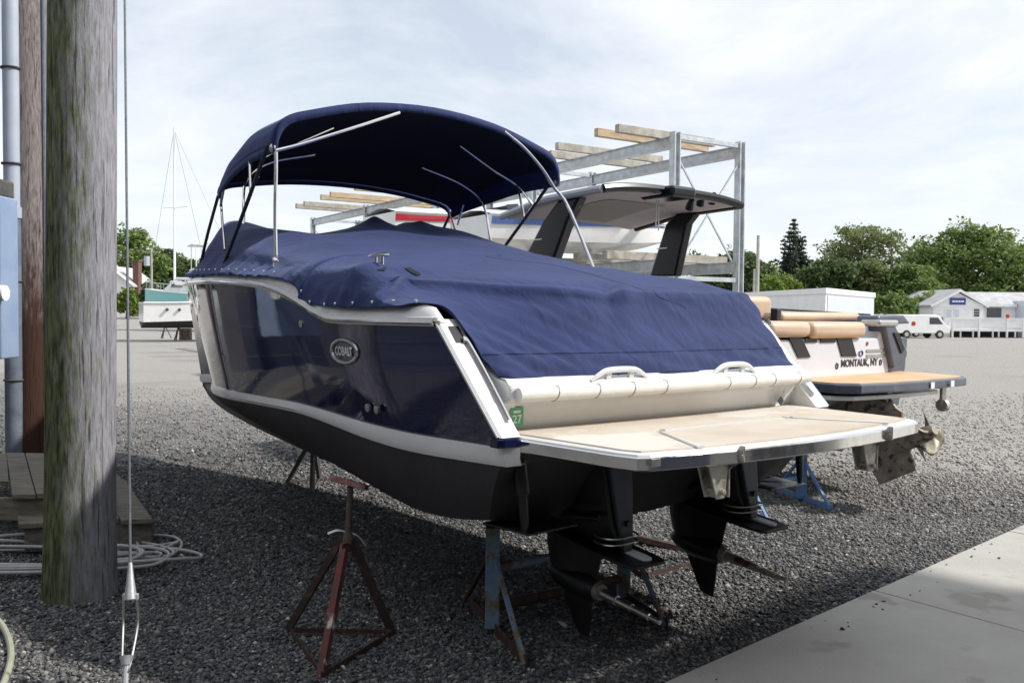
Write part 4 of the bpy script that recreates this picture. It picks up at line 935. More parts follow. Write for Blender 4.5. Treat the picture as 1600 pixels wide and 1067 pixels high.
MB().tube([(cx + .03, -.2, 0), (cx + .03, -.2, 2.75)], .095, 16).build('conduit', 'conduit_dark', t, smooth=True)
MB().tube([(cx + .03, -.2, 2.7), (cx + .03, -.2, 2.82), (cx + .03, -.2, 2.825), (cx + .03, -.2, 9)], [.105, .105, .088, .088], 16).build('conduit_riser', 'conduit_light', t, smooth=True, angle=40)
for z in (.9, 2.0, 3.3, 4.35): MB().tube([(cx + .03 + .1 * math.cos(a), -.2 + .1 * math.sin(a), z) for a in np.linspace(0, 6.28, 24)[:-1]], .012, 6, closed=True).build('conduit_strap', 'dark_steel', t)
MB().tube([(.205, -.06, 0.3), (.2, -.06, 9)], .022, 8).build('ground_wire_cover', 'conduit_dark', t, smooth=True)

ec_ = thing('electrical_cabinet', 'pale blue electrical cabinet on a post at the left picture edge', 'cabinet', (-4.35, 7.0, 0))
zt, zb = at_depth(6, 308, 7.0)[2], at_depth(6, 560, 7.0)[2]; xr = at_depth(13, 450, 7.0)[0]
MB(**W(ec_)).box(-5.0, xr, 6.9, 7.15, zb, zt).build('cabinet_box', 'box_blue', ec_, bevel=.012)
MB(**W(ec_)).box(-5.02, xr - .035, 6.88, 7.17, zt, zt + .14).build('cabinet_hood', 'dark_steel', ec_, bevel=.02)
MB(**W(ec_)).cyl((-4.5, 7.02, 0), (-4.5, 7.02, zb), .05).build('post', 'galv', ec_, smooth=True, angle=40)
zz_ = at_depth(15, 458, 6.85)[2]
MB(**W(ec_)).tube([(xr - .06, 6.84, zz_), (xr + .02, 6.84, zz_), (xr + .021, 6.84, zz_), (xr + .07, 6.84, zz_)], [.04, .04, .062, .06], 14).build('socket', 'white_paint', ec_, smooth=True, angle=40)
MB(**W(ec_)).tube(catmull([(xr - .03, 6.86, zb - .02), (xr - .03, 6.86, zb - .35), (xr - .05, 6.86, zb - .6), (xr - .03, 6.86, zb - .72), (xr - .08, 6.86, zb - .95)], 24), .010, 6).build('hook_chain', 'dark_steel', ec_, smooth=True)

gw = thing('guy_wire', 'taut steel guy wire with anchor clamp in front of the poles', 'guy wire', tuple(on_ground(193, 1105)))
ga = np.array(gw.location); gc = at_depth(204, 925, 3.97); gt = at_depth(195, 0, 4.75); gdir = gt - gc; gend = gc + gdir * 2.4
MB(**W(gw)).tube([gc, gend], .0065, 8).build('wire_rope', 'wire_steel', gw, smooth=True)
gn = gdir / np.linalg.norm(gdir)
MB(**W(gw)).tube([gc + gn * .13, gc + gn * .06, gc, gc - gn * .03], [.009, .016, .024, .026], 12).build('wedge_socket', 'galv', gw, smooth=True)
MB(**W(gw)).bar(gc + np.array([-.035, 0, -.02]), gc + np.array([.035, 0, -.02]), .02, .03).build('bail_clip', 'galv', gw, bevel=.004)
for s_ in (-.03, .03):
    MB(**W(gw)).tube(catmull([gc + np.array([s_, 0, -.03]), gc + np.array([s_ * 1.1, 0, -.14]), (ga + (gc - ga) * .35) + np.array([s_ * .55, 0, 0]), ga + (gc - ga) * .28], 12), .006, 6).build('bail_rod', 'satin_steel', gw, smooth=True)
MB(**W(gw)).tube([ga - (gc - ga) * .05, ga + (gc - ga) * .38], [.014, .014], 10).tube([ga + (gc - ga) * .36, ga + (gc - ga) * .44], [.02, .03], 10).build('anchor_rod', 'galv', gw, smooth=True)

# low wooden steps: every plank its own piece
ws = thing('wooden_platform', 'low weathered grey wooden platform of planks behind the mossy pole', 'platform', (-3.3, 7.1, 0))
def planks(corner, along, across, n, z, th=.035, gap=.008, m_='deck_wood', jit=.006):
    corner, along, across = (np.array(v, float) for v in (corner, along, across)); wv = across / n; g = wv / np.linalg.norm(wv) * gap
    for i in range(n):
        a = corner + wv * i + g * .5; b = a + wv - g; e = along * random.uniform(-.012, .012)
        dz = random.uniform(-jit, jit)
        MB(**W(ws)).prism([tuple(a - e), tuple(b - e), tuple(b + along + e), tuple(a + along + e)], 2, z - th + dz, z + dz).build('plank', m_, ws, bevel=.004)
planks((-3.52, 6.28), (-1.07, 1.82), (.68, .02), 4, .39)
planks((-5.3, 6.75), (-.75, 1.3), (1.50, .0), 8, .39)
planks((-3.35, 6.05), (-.95, 1.62), (.82, .24), 4, .235)
MB(**W(ws)).bar((-5.6, 6.36, .27), (-2.86, 6.36, .27), .045, .16).build('beam', 'deck_wood', ws, bevel=.004)
MB(**W(ws)).bar((-6.0, 7.9, .27), (-3.85, 7.9, .27), .045, .16).build('beam', 'deck_wood', ws, bevel=.004)
MB(**W(ws)).bar((-3.33, 6.10, .12), (-2.55, 6.33, .12), .045, .15).build('beam', 'deck_wood', ws, bevel=.004)
MB(**W(ws)).bar((-2.56, 6.33, .12), (-3.45, 7.9, .12), .045, .15).build('beam', 'deck_wood', ws, bevel=.004)
for x in (-3.42, -4.6, -2.95): MB(**W(ws)).bar((x, 6.40, 0), (x, 6.40, .2), .09).build('leg', 'deck_wood', ws, bevel=.004)

cc = thing('cable_coil', 'loose coil of grey white cable lying around the foot of the mossy pole', 'cable', (-3.0, 5.7, 0))
def strand(pts, r_=.011): MB(**W(cc)).tube(catmull(pts, 70), r_, 7).build('cable_loop', 'cable_grey', cc, smooth=True)
cL = on_ground(15, 880); cRr = on_ground(232, 855)
for k in range(7):
    rx, ry = random.uniform(.95, 1.25), random.uniform(.22, .42); ph_ = random.uniform(0, 6); dx_, dy_ = random.uniform(-.12, .12), random.uniform(-.12, .12)
    strand([(cL[0] + dx_ + rx * math.cos(a), cL[1] + dy_ + ry * math.sin(a), .015 + .012 * k * .9 + .04 * max(0, math.sin(a * 2 + ph_))) for a in np.linspace(ph_, ph_ + 6.6, 22)])
for pts in ([(150, 878, .02), (200, 876, .02), (240, 873, .02), (272, 864, .02), (284, 850, .02), (272, 839, .03), (240, 836, .03), (205, 842, .03), (150, 852, .02)],
            [(150, 874, .03), (195, 873, .03), (212, 866, .04), (216, 852, .05), (205, 846, .05), (150, 858, .03)],
            [(150, 867, .05), (200, 866, .05), (240, 863, .045), (268, 851, .05), (280, 845, .05), (270, 848, .05), (232, 853, .05), (150, 855, .05)]):
    strand([on_ground(x, y, z + .004) for x, y, z in pts], .0105)
hs_ = thing('garden_hose', 'pale green garden hose curving out of the lower left corner', 'hose', tuple(on_ground(5, 1040)))
MB(**W(hs_)).tube(catmull([on_ground(x, y, .018) for x, y in ((-60, 940), (-20, 955), (2, 975), (14, 1000), (17, 1025), (10, 1055), (-6, 1085), (-40, 1110))], 40), .016, 10).build('hose_tube', 'hose_green', hs_, smooth=True)

# ================================================================== THE SECOND BOAT
O2 = np.array([3.2, 8.64, 0.0])
def w2(b, l, z): return O2 + S_ * b + F_ * l + np.array([0, 0, z])
def on_b2(x, y, axis, val):
    d0 = C_C - O2; c0 = np.array([d0 @ S_, d0 @ F_, d0[2]]); d = ray(x, y); dv = np.array([d @ S_, d @ F_, d[2]]); return c0 + dv * ((val - c0[axis]) / dv[axis])
b2 = thing('motor_boat', 'silver grey motor boat with tan cushions and black hardtop arch, behind the navy boat', 'boat', tuple(O2), YAW)
B2r = curve([0, 1.5, 3.5, 5, 6, 6.8, 7.3], [1.16, 1.24, 1.26, 1.05, .72, .32, .0])
mb = MB(); secs = []
for l in np.linspace(-.0, 7.28, 26):
    w_ = max(B2r(l), .01); zt_ = 1.47 + .075 * l; k = l / 7.3
    zc_, zk_ = .78 + .25 * k ** 2, .38 + .9 * k ** 4
    secs.append([(-w_, l, zt_), (-w_ * .97, l, 1.15), (-w_ * .88, l, zc_), (0, l, zk_), (w_ * .88, l, zc_), (w_ * .97, l, 1.15), (w_, l, zt_)])
mb.loft(secs); mb.build('hull', 'slate', b2, smooth=True, angle=35)
# transom panel and its details
tz0 = on_b2(1300, 583, 1, -.02)[2]; tz1 = on_b2(1300, 529, 1, -.02)[2]
q = [on_b2(1200, 529, 1, -.03), on_b2(1385, 530, 1, -.03), on_b2(1391, 577, 1, -.03), on_b2(1200, 585, 1, -.03)]
bR = on_b2(1388, 560, 1, -.03)[0]
pnl = MB().prism([(-1.12, tz0 - .05), (bR, tz0 - .05), (bR - .04, on_b2(1350, 500, 1, -.03)[2]), (.62, tz1 + .14), (.55, tz1), (-1.12, tz1)], 1, -.04, .25).build('transom_panel', 'silver_hull', b2, bevel=.02)
for xs in (((1232, 527), (1252, 527), (1266, 558), (1247, 559)), ((1307, 528), (1330, 528), (1338, 557), (1315, 557))):
    MB().prism([(lambda p: (p[0], p[2]))(on_b2(x, y, 1, -.045)) for x, y in xs], 1, -.052, -.041).build('black_strap', 'black_plastic', b2)
for x0, x1, y in ((1258, 1276, 532), (1282, 1305, 532)):
    a, b = on_b2(x0, y - 3, 1, -.045), on_b2(x1, y + 3, 1, -.045)
    MB().box(a[0], b[0], -.050, -.041, b[2], a[2]).build('vent_slot', 'black_plastic', b2)
for y in (548, 556):
    a, b = on_b2(1354, y - 2, 1, -.045), on_b2(1386, y + 1, 1, -.045)
    MB().box(a[0], b[0], -.050, -.041, b[2], a[2]).build('vent_slot', 'satin_steel', b2)
c = on_b2(1346, 552, 1, -.05)
MB().tube([(c[0] + .032 * math.cos(a), -.046, c[2] + .026 * math.sin(a)) for a in np.linspace(0, 6.28, 24)[:-1]], .006, 6, closed=True).build('oval_badge', 'blue_stripe', b2)
c = on_b2(1356, 537, 1, -.05)
MB().tube([(c[0] + .016 * math.cos(a), -.043, c[2] + .016 * math.sin(a)) for a in np.linspace(0, 6.28, 18)[:-1]], .005, 6, closed=True).build('round_mark', 'red_stripe', b2)
a, b = on_b2(1316, 568, 1, -.045), on_b2(1370, 566, 1, -.045); c = (a + b) / 2
text_part('lettering', 'MONTAUK, NY', .098, 'letter_dark', b2, (c[0], -.043, c[2]), (1, 0, 0), (0, 0, 1), .002, .002, (b[0] - a[0]) / .64)
c = on_b2(1308, 572, 1, -.045); MB().tube([(c[0] + .018 * math.cos(a), -.043, c[2] + .026 * math.sin(a)) for a in np.linspace(0, 6.28, 14)[:-1]], .006, 5, closed=True).build('name_flourish', 'letter_dark', b2)
c = on_b2(1376, 566, 1, -.045); MB().tube([(c[0] + .018 * math.cos(a), -.043, c[2] + .026 * math.sin(a)) for a in np.linspace(0, 6.28, 14)[:-1]], .006, 5, closed=True).build('name_flourish', 'letter_dark', b2)
# starboard quarter moulding
q = [on_b2(x, y, 1, -.06) for x, y in ((1376, 504), (1392, 504), (1413, 548), (1412, 557), (1402, 574), (1391, 575))]
MB().prism([(p[0], p[2]) for p in q], 1, -.10, .10).build('quarter_moulding', 'slate', b2, bevel=.02)
q = [on_b2(x, y, 1, -.105) for x, y in ((1396, 520), (1404, 520), (1412, 545), (1408, 552))]
MB().prism([(p[0], p[2]) for p in q], 1, -.115, -.09).build('air_intake', 'black_plastic', b2)
a, b = on_b2(1372, 510, 1, -.1), on_b2(1402, 500, 1, -.1)
MB().box(a[0], b[0], -.12, .1, a[2], b[2]).build('chrome_cap', 'satin_steel', b2, bevel=.02)
# cushions
def cushion(x0, x1, y0, y1, l, dep, nm='cushion', m_='tan_vinyl', bv=.06):
    a, b = on_b2(x0, y0, 1, l), on_b2(x1, y1, 1, l)
    return MB().box(a[0], b[0], l, l + dep, b[2], a[2]).build(nm, m_, b2, bevel=bv, segs=4, smooth=True)
cushion(1206, 1270, 502, 527, -.10, .55); cushion(1271, 1356, 503, 528, -.10, .55)
cushion(1222, 1346, 487, 503, .42, .25)
cushion(1155, 1208, 462, 502, .75, .3)
a, b = on_b2(1213, 483, 1, .45), on_b2(1365, 492, 1, .45)
MB().bar((a[0], .5, a[2]), (b[0], .5, b[2]), .03, .02).build('seat_rail', 'black_plastic', b2)
MB().prism([(on_b2(1346, 487, 1, .3)[0], on_b2(1346, 493, 1, .3)[2]), (on_b2(1385, 492, 1, .3)[0], on_b2(1385, 492, 1, .3)[2]), (on_b2(1396, 505, 1, .3)[0], on_b2(1396, 505, 1, .3)[2]), (on_b2(1340, 512, 1, .3)[0], on_b2(1340, 508, 1, .3)[2])], 1, .1, .35).build('coaming', 'slate', b2, bevel=.02)
a = on_b2(1212, 492, 1, .45)
MB().box(a[0] - .02, a[0] + .05, .42, .5, a[2] - .1, a[2] + .06).build('seat_bracket', 'black_plastic', b2, bevel=.01)
# swim platform of the second boat
zP = on_b2(1518, 588, 0, .92)[2]; lA = on_b2(1518, 588, 0, .92)[1]
out2 = [(-1.08, .0), (-1.05, lA * .75), (-.9, lA * .95), (-.5, lA * 1.03), (0, lA * 1.05), (.5, lA * 1.03), (.82, lA), (.93, lA * .9), (1.05, lA * .3), (1.08, 0)]
sp2 = MB().prism(out2, 2, zP - .085, zP - .004).build('swim_platform', 'slate', b2, bevel=.015)
MB().prism([(x * .96, y * .96 + .01) for x, y in out2], 2, zP - .01, zP + .003).build('deck_mat', 'tan_teak', sp2, bevel=.002)
MB().prism([(x * .93 - .05, y * .90) for x, y in out2[:6]] + [(.1, 0)], 2, zP - .15, zP - .11).build('lower_step', 'white_gelcoat', sp2, bevel=.01)
for px in (1449, 1480):
    c = on_b2(px, 603, 1, lA * 1.0); MB().box(c[0] - .03, c[0] + .03, lA * 1.05 - .012, lA * 1.05 - .006, zP - .075, zP - .02).build('warning_label', 'letter_white', sp2)
for px, py, m_ in ((1388, 645, 'cast_alu'), (1473, 633, 'cast_alu')):
    c = on_b2(px, py, 1, lA * .85)
    MB().bar((c[0], lA * .85, zP - .08), (c[0], lA * .85, c[2]), .08, .03, up=(0, 1, 0)).cyl((c[0] - .03, lA * .85, c[2]), (c[0] + .03, lA * .85, c[2]), .06, 14).build('platform_hinge', m_, sp2, bevel=.006)
# raised sterndrive with a cast propeller
hc = on_b2(1432, 684, 0, -.35); tilt = R(28)
drv = MB()
def tl(l, z):     # leg frame: tilt about the hub
    return (hc[1] + l * math.cos(tilt) + z * math.sin(tilt), hc[2] - l * math.sin(tilt) + z * math.cos(tilt))
def sec2(l0, l1, z, w_):
    pts = []
    for l, ww in ((l0, .01), (l0 * .7 + l1 * .3, w_), (l0 * .3 + l1 * .7, w_), (l1, .015)): pts.append((hc[0] - ww, *tl(l, z)))
    for l, ww in ((l1, .015), (l0 * .3 + l1 * .7, w_), (l0 * .7 + l1 * .3, w_), (l0, .01)): pts.append((hc[0] + ww, *tl(l, z)))
    return pts
drv.loft([sec2(.50, .12, -.25, .008), sec2(.52, .1, -.06, .03), sec2(.55, .08, .1, .05), sec2(.60, .02, .25, .06), sec2(.75, .05, .3, .11), sec2(.8, .1, .55, .12)])
sd2 = drv.build('sterndrive', 'bronze_dirty', b2, smooth=True, angle=40)
MB().tube([(hc[0], *tl(l, 0)) for l in (.45, .40, .30, .1, .05)], [.01, .04, .07, .075, .07], 14).build('gear_housing', 'bronze_dirty', sd2, smooth=True)
MB().tube([(hc[0], *tl(l, 0)) for l in (.05, -.02, -.14, -.18)], [.075, .072, .06, .04], 14).build('propeller_hub', 'bronze_dirty', sd2, smooth=True)
for row_, lp, n_ in ((0, -.0, 3), (1, -.11, 4)):
    for k in range(n_):
        a0 = 2 * math.pi * k / n_ + .4 + row_ * .7; mb = MB(); rows = []
        for r_, ch, tw in ((.05, .05, .9), (.10, .08, .75), (.15, .085, .6), (.19, .055, .5), (.215, .012, .45)):
            row = []
            for u in (-1, -.4, .4, 1):
                t_ = u * ch; ang = a0 + (t_ * math.cos(tw)) / max(r_, .08) * (-1 if row_ else 1)
                l, z = tl(lp + t_ * math.sin(tw), r_ * math.sin(ang)); row.append((hc[0] + r_ * math.cos(ang), l, z))
            rows.append(row)
        mb.grid(rows); mb.build('propeller_blade', 'bronze_dirty', sd2, smooth=True, solid=.008)
MB().box(-.8, .8, .0, .35, .5, 1.0).build('stern_bracket', 'black_drive', b2, bevel=.05)
# tab of second boat
c = on_b2(1285, 745, 2, .70)
# hardtop arch and roof
for sgn, poly in ((-1, ((822, 409), (868, 415), (893, 345), (912, 308), (880, 312), (856, 345))), (1, ((1020, 432), (1060, 432), (1078, 350), (1090, 335), (1062, 335), (1046, 350)))):
    pts = [on_b2(x, y, 0, sgn * 1.05) for x, y in poly]
    lg = MB().prism([(p[1], p[2]) for p in pts], 0, sgn * 1.05 - .07, sgn * 1.05 + .07).build('arch_leg', 'hardtop_black', b2, bevel=.025)
    mid_ = sum(np.array(p) for p in pts) / 6
    MB().bar((sgn * 1.05 - .073, pts[0][1] * .7 + pts[1][1] * .3, mid_[2] - .12), (sgn * 1.05 - .073, pts[0][1] * .3 + pts[1][1] * .7, mid_[2] - .12), .006, .012).build('seam_strip', 'satin_steel', lg)
pA = on_b2(945, 283, 0, -1.15); pFw = on_b2(785, 330, 0, -1.15); pS = on_b2(1143, 320, 0, 1.15); pS2 = on_b2(1000, 353, 0, 1.15)
la_, lf_ = (pA[1] + pS[1]) / 2, pFw[1]
def roof_z(l): return float(np.interp(l, [la_ - .4, la_, la_ + (lf_ - la_) * .5, lf_], [pA[2] - .03, (pA[2] + pS[2]) / 2, (pA[2] + pFw[2]) / 2 + .03, pFw[2] - .02]))
rowsT = []; rowsB = []
for b in np.linspace(-1.16, 1.16, 25):
    rt = []; rb = []
    for l in np.linspace(la_ - .06, lf_, 16):
        dome = .07 * (1 - abs(b / 1.16) ** 3) - .03; e = min(1, (1.18 - abs(b)) * 8)
        rt.append((b, l, roof_z(l) + dome + .02)); rb.append((b, l, roof_z(l) + dome * .9 + .02 - .085 * e))
    rowsT.append(rt); rowsB.append(rb)
rf = MB().grid(rowsT).build('hardtop_roof', 'hardtop_grey', b2, smooth=True)
MB().grid(rowsB, flip=True).build('headliner', 'headliner', rf, smooth=True)
MB().grid([[np.array(p) + np.array([0, 0, -.006]) for p in r_[5:15]] for r_ in rowsB[7:18]], flip=True).build('mesh_panel', 'mesh_panel', rf, smooth=True)
for i0 in (0, 24): MB().tube([((1 if i0 else -1) * 1.165, p[1], p[2] - .04) for p in rowsT[i0]], .045, 8).build('edge_trim', 'hardtop_grey' if i0 == 0 else 'hardtop_black', rf, smooth=True)
MB().tube([(r_[0][0], r_[0][1], r_[0][2] - .04) for r_ in rowsT], .05, 8).build('edge_trim', 'hardtop_black', rf, smooth=True)
c = on_b2(1062, 297, 1, la_ - .1)
MB().box(c[0] - .25, c[0] + .16, la_ - .22, la_ + .3, c[2] - .10, c[2] + .03).build('light_pod', 'hardtop_black', rf, bevel=.04)
for px, py in ((1075, 322), (1092, 316), (1110, 313)):
    c = on_b2(px, py, 1, la_ + .05); MB().tube([(c[0] - .05, la_ - .05, c[2] + .06), (c[0], la_ + .02, c[2] + .01), (c[0] + .02, la_ + .05, c[2] - .03)], [.03, .045, .05], 10).build('speaker_can', 'hardtop_black', rf, smooth=True)
for dx_ in (0, .03): 
    c = on_b2(1026, 312, 1, la_); MB().tube([(c[0] + dx_, la_, c[2]), (c[0] + dx_ * 1.6 - .01, la_, c[2] - .32 - dx_)], .007, 6).build('strap', 'cable_grey', rf)

# ================================================================== STORAGE RACK
RYAW = R(33); RS = np.array([math.cos(RYAW), math.sin(RYAW), 0]); RF = np.array([-math.sin(RYAW), math.cos(RYAW), 0])
Y1 = 20.0; rp = at_depth(1054, 300, Y1); rp[2] = 0; RW_ = .103 * Y1; rz = at_depth(1054, 222, Y1)[2]; rl = at_depth(1150, 418, Y1 * 1.056)[2]
rk = thing('storage_rack', 'tall galvanised steel boat rack with wooden bunks behind the boats', 'rack', (rp[0], rp[1], 0), RYAW)
LEN = 22.6
def beamh(x, l0, l1, z, nm='beam'): 
    MB().box(x - .04, x + .04, l0, l1, z - .11, z + .11).box(x - .09, x + .09, l0, l1, z + .112, z + .13).box(x - .09, x + .09, l0, l1, z - .13, z - .112).build(nm, 'galv', rk)
for x in (0, RW_):
    for z in (rz, rl): beamh(x, .06, LEN, z)
    for l in (0, 5.6, 11.2, 16.8, 22.4):
        MB().box(x - .09, x - .06, l - .09, l + .09, 0, rz + .22).box(x + .06, x + .09, l - .09, l + .09, 0, rz + .22).box(x - .06, x + .06, l - .015, l + .015, 0, rz + .22).build('post', 'galv', rk)
for l in (0, 5.6, 11.2, 16.8, 22.4):
    for z in (rz + .12, rl - .3): MB().bar((.09, l, z), (RW_ - .09, l, z), .10, .10).build('cross_beam', 'galv', rk)
    MB().bar((.09, l - .03, rl), (RW_ - .09, l - .03, rz - .3), .035).build('diagonal_brace', 'galv', rk)
    MB().bar((.09, l + .03, rz - .3), (RW_ - .09, l + .03, rl), .035).build('diagonal_brace', 'galv', rk)
    MB().bar((.09, l, rl - .4), (RW_ - .09, l, .5), .035).build('diagonal_brace', 'galv', rk)
def l_at(px):     # distance along the near top beam that shows at a pixel column
    best = min(np.linspace(0, 22.3, 700), key=lambda l: abs((lambda P: 800 + CAM_F * (P @ C_R) / (P @ C_FW))(rp + RF * l + np.array([0, 0, rz]) - C_C) - px)); return float(best)
for px, m_, x0, x1 in ((1030, 'rack_wood_old', -1.25, 1.7), (1003, 'rack_wood', -1.35, 2.1), (925, 'rack_wood_old', -1.1, 2.3), (888, 'rack_wood_old', -.6, 2.6), (668, 'rack_wood', -2.2, 2.6), (648, 'rack_wood', -2.2, 2.5), (606, 'rack_wood', -2.2, 2.5), (590, 'rack_wood', -2.2, 2.6), (552, 'rack_wood_old', -2.0, 2.4), (538, 'rack_wood_old', -2.0, 2.4)):
    l = l_at(px); MB().box(x0, x1, l - .07, l + .07, rz + .145, rz + .33).build('bunk_plank', m_, rk, bevel=.01)
for l in (1.2, 2.3, 4.2, 5.0, 6.9, 7.8, 9.5, 10.3, 12.6, 13.4, 17.5, 18.3):
    MB().box(-1.0, RW_ + .8, l - .09, l + .09, rl + .135, rl + .33).build('bunk_plank', 'rack_wood_old', rk, bevel=.01)

def small_boat(name, label, group, l, x_mid, length, beam, depth, stripe, cat='boat'):
    loc = rp + RS * x_mid + RF * l + np.array([0, 0, rl + .335])
    t = thing(name, label, cat, tuple(loc), RYAW - math.pi / 2, group)       # its bow points along the rack's cross direction
    bb = curve([0, .35, .6, .8, .93, 1], [.88, 1, .97, .74, .38, .0]); n = 24
    mb = MB(); secs = []; dk = []
    for i in range(n + 1):
        u = i / n; y = (u - .5) * length; w_ = max(bb(u) * beam / 2, .004); zt_ = depth * (1 + .22 * u ** 2); zk_ = depth * .75 * u ** 5; zc_ = depth * (.28 + .35 * u ** 3)
        secs.append([(-w_, y, zt_), (-w_ * .95, y, (zt_ + zc_) / 2), (-w_ * .85, y, zc_), (0, y, zk_), (w_ * .85, y, zc_), (w_ * .95, y, (zt_ + zc_) / 2), (w_, y, zt_)])
        dk.append([(-w_, y, zt_), (-w_ * .5, y, zt_ + .1 + .12 * math.sin(u * 3.1)), (0, y, zt_ + .14 + .16 * math.sin(u * 3.1)), (w_ * .5, y, zt_ + .1 + .12 * math.sin(u * 3.1)), (w_, y, zt_)])
    mb.loft(secs); mb.build('hull', 'white_gelcoat', t, smooth=True, angle=35)
    MB().grid(dk).build('deck', 'white_gelcoat', t, smooth=True)
    for sgn in (-1, 1):
        r0 = []; r1 = []
        for i in range(n):
            u = i / n; y = (u - .5) * length; w_ = max(bb(u) * beam / 2, .004); zt_ = depth * (1 + .22 * u ** 2); hgt = .16 * (1 - u * .75)
            r0.append((sgn * (w_ + .008), y, zt_ - .06)); r1.append((sgn * (w_ * .985 + .008), y, zt_ - .06 - hgt))
        MB().grid([r0, r1]).build('side_stripe', stripe, t, smooth=True)
    MB().tube([(-(bb(u) * beam / 2 + .01), (u - .5) * length, depth * (1 + .22 * u ** 2)) for u in np.linspace(0, .99, 24)] + [((bb(u) * beam / 2 + .01), (u - .5) * length, depth * (1 + .22 * u ** 2)) for u in np.linspace(.99, 0, 24)], .025, 6).build('rub_rail', 'white_gelcoat', t, smooth=True)
    wy = length * .12; ww = beam * .34; wz = depth * 1.1
    MB().grid([[(-ww, wy - .5, wz), (-ww * .7, wy + .1, wz + .02), (0, wy + .28, wz + .08), (ww * .7, wy + .1, wz + .02), (ww, wy - .5, wz)], [(-ww * .95, wy - .62, wz + .32), (-ww * .66, wy - .12, wz + .40), (0, wy, wz + .44), (ww * .66, wy - .12, wz + .40), (ww * .95, wy - .62, wz + .32)]]).build('windshield', 'window_dark', t, solid=.015)
    return t
small_boat('runabout_boat', 'white runabout with a red stripe stored on the rack', 'boats stored on the rack', 6.0, -1.2, 6.4, 2.2, 1.0, 'red_stripe')
small_boat('runabout_boat', 'white runabout with a blue stripe stored on the rack beyond the black arch', 'boats stored on the rack', 2.8, -.6, 6.0, 2.1, .72, 'blue_stripe')

# ================================================================== BACKGROUND: TREES
def leaf_mesh(name, centers, size, material, parent, seed, flat=0.5):
    """many small leaf quads at the given points"""
    g = np.random.default_rng(seed); n = len(centers)
    nrm = g.normal(size=(n, 3)); nrm[:, 2] = np.abs(nrm[:, 2]) + flat; nrm /= np.linalg.norm(nrm, axis=1, keepdims=True)
    t1 = np.cross(nrm, g.normal(size=(n, 3))); t1 /= np.linalg.norm(t1, axis=1, keepdims=True); t2 = np.cross(nrm, t1)
    s = (size * g.uniform(.55, 1.3, n))[:, None]
    P = np.stack([centers - t1 * s, centers + t2 * s * .55 + nrm * s * .15, centers + t1 * s, centers - t2 * s * .55 + nrm * s * .15], 1).reshape(-1, 3)
    me = bpy.data.meshes.new(name); me.vertices.add(len(P)); me.vertices.foreach_set('co', P.ravel())
    idx = np.arange(len(P), dtype=np.int32); me.loops.add(len(P)); me.loops.foreach_set('vertex_index', idx)
    me.polygons.add(n); me.polygons.foreach_set('loop_start', np.arange(0, len(P), 4, dtype=np.int32)); me.update(calc_edges=True)
    me.materials.append(MATS[material]); o = bpy.data.objects.new(name, me); COL.objects.link(o); o.parent = parent
    return o
def crown_points(lobes, n, g, shell=.55):
    vol = np.array([l[3] * l[4] * l[5] for l in lobes]) ** .75; pick = g.choice(len(lobes), n, p=vol / vol.sum())
    L_ = np.array(lobes)[pick]; d = g.normal(size=(n, 3)); d /= np.linalg.norm(d, axis=1, keepdims=True)
    r_ = shell + (1 - shell) * g.random(n) ** .6
    # clumping: push the radius in and out with a slow function of direction
    cl_ = 1 + .16 * np.sin(d[:, 0] * 7 + pick * 3) * np.sin(d[:, 1] * 6 + pick) + .13 * np.sin(d[:, 2] * 9 + d[:, 0] * 5 + pick * 2)
    P = L_[:, :3] + d * L_[:, 3:6] * (r_ * cl_)[:, None]
    keep = g.random(n) < np.clip(.72 + .6 * np.sin(P[:, 0] * 1.7 + P[:, 2] * 1.1) * np.sin(P[:, 2] * 1.9 - P[:, 1]), .3, 1)
    return P[keep]
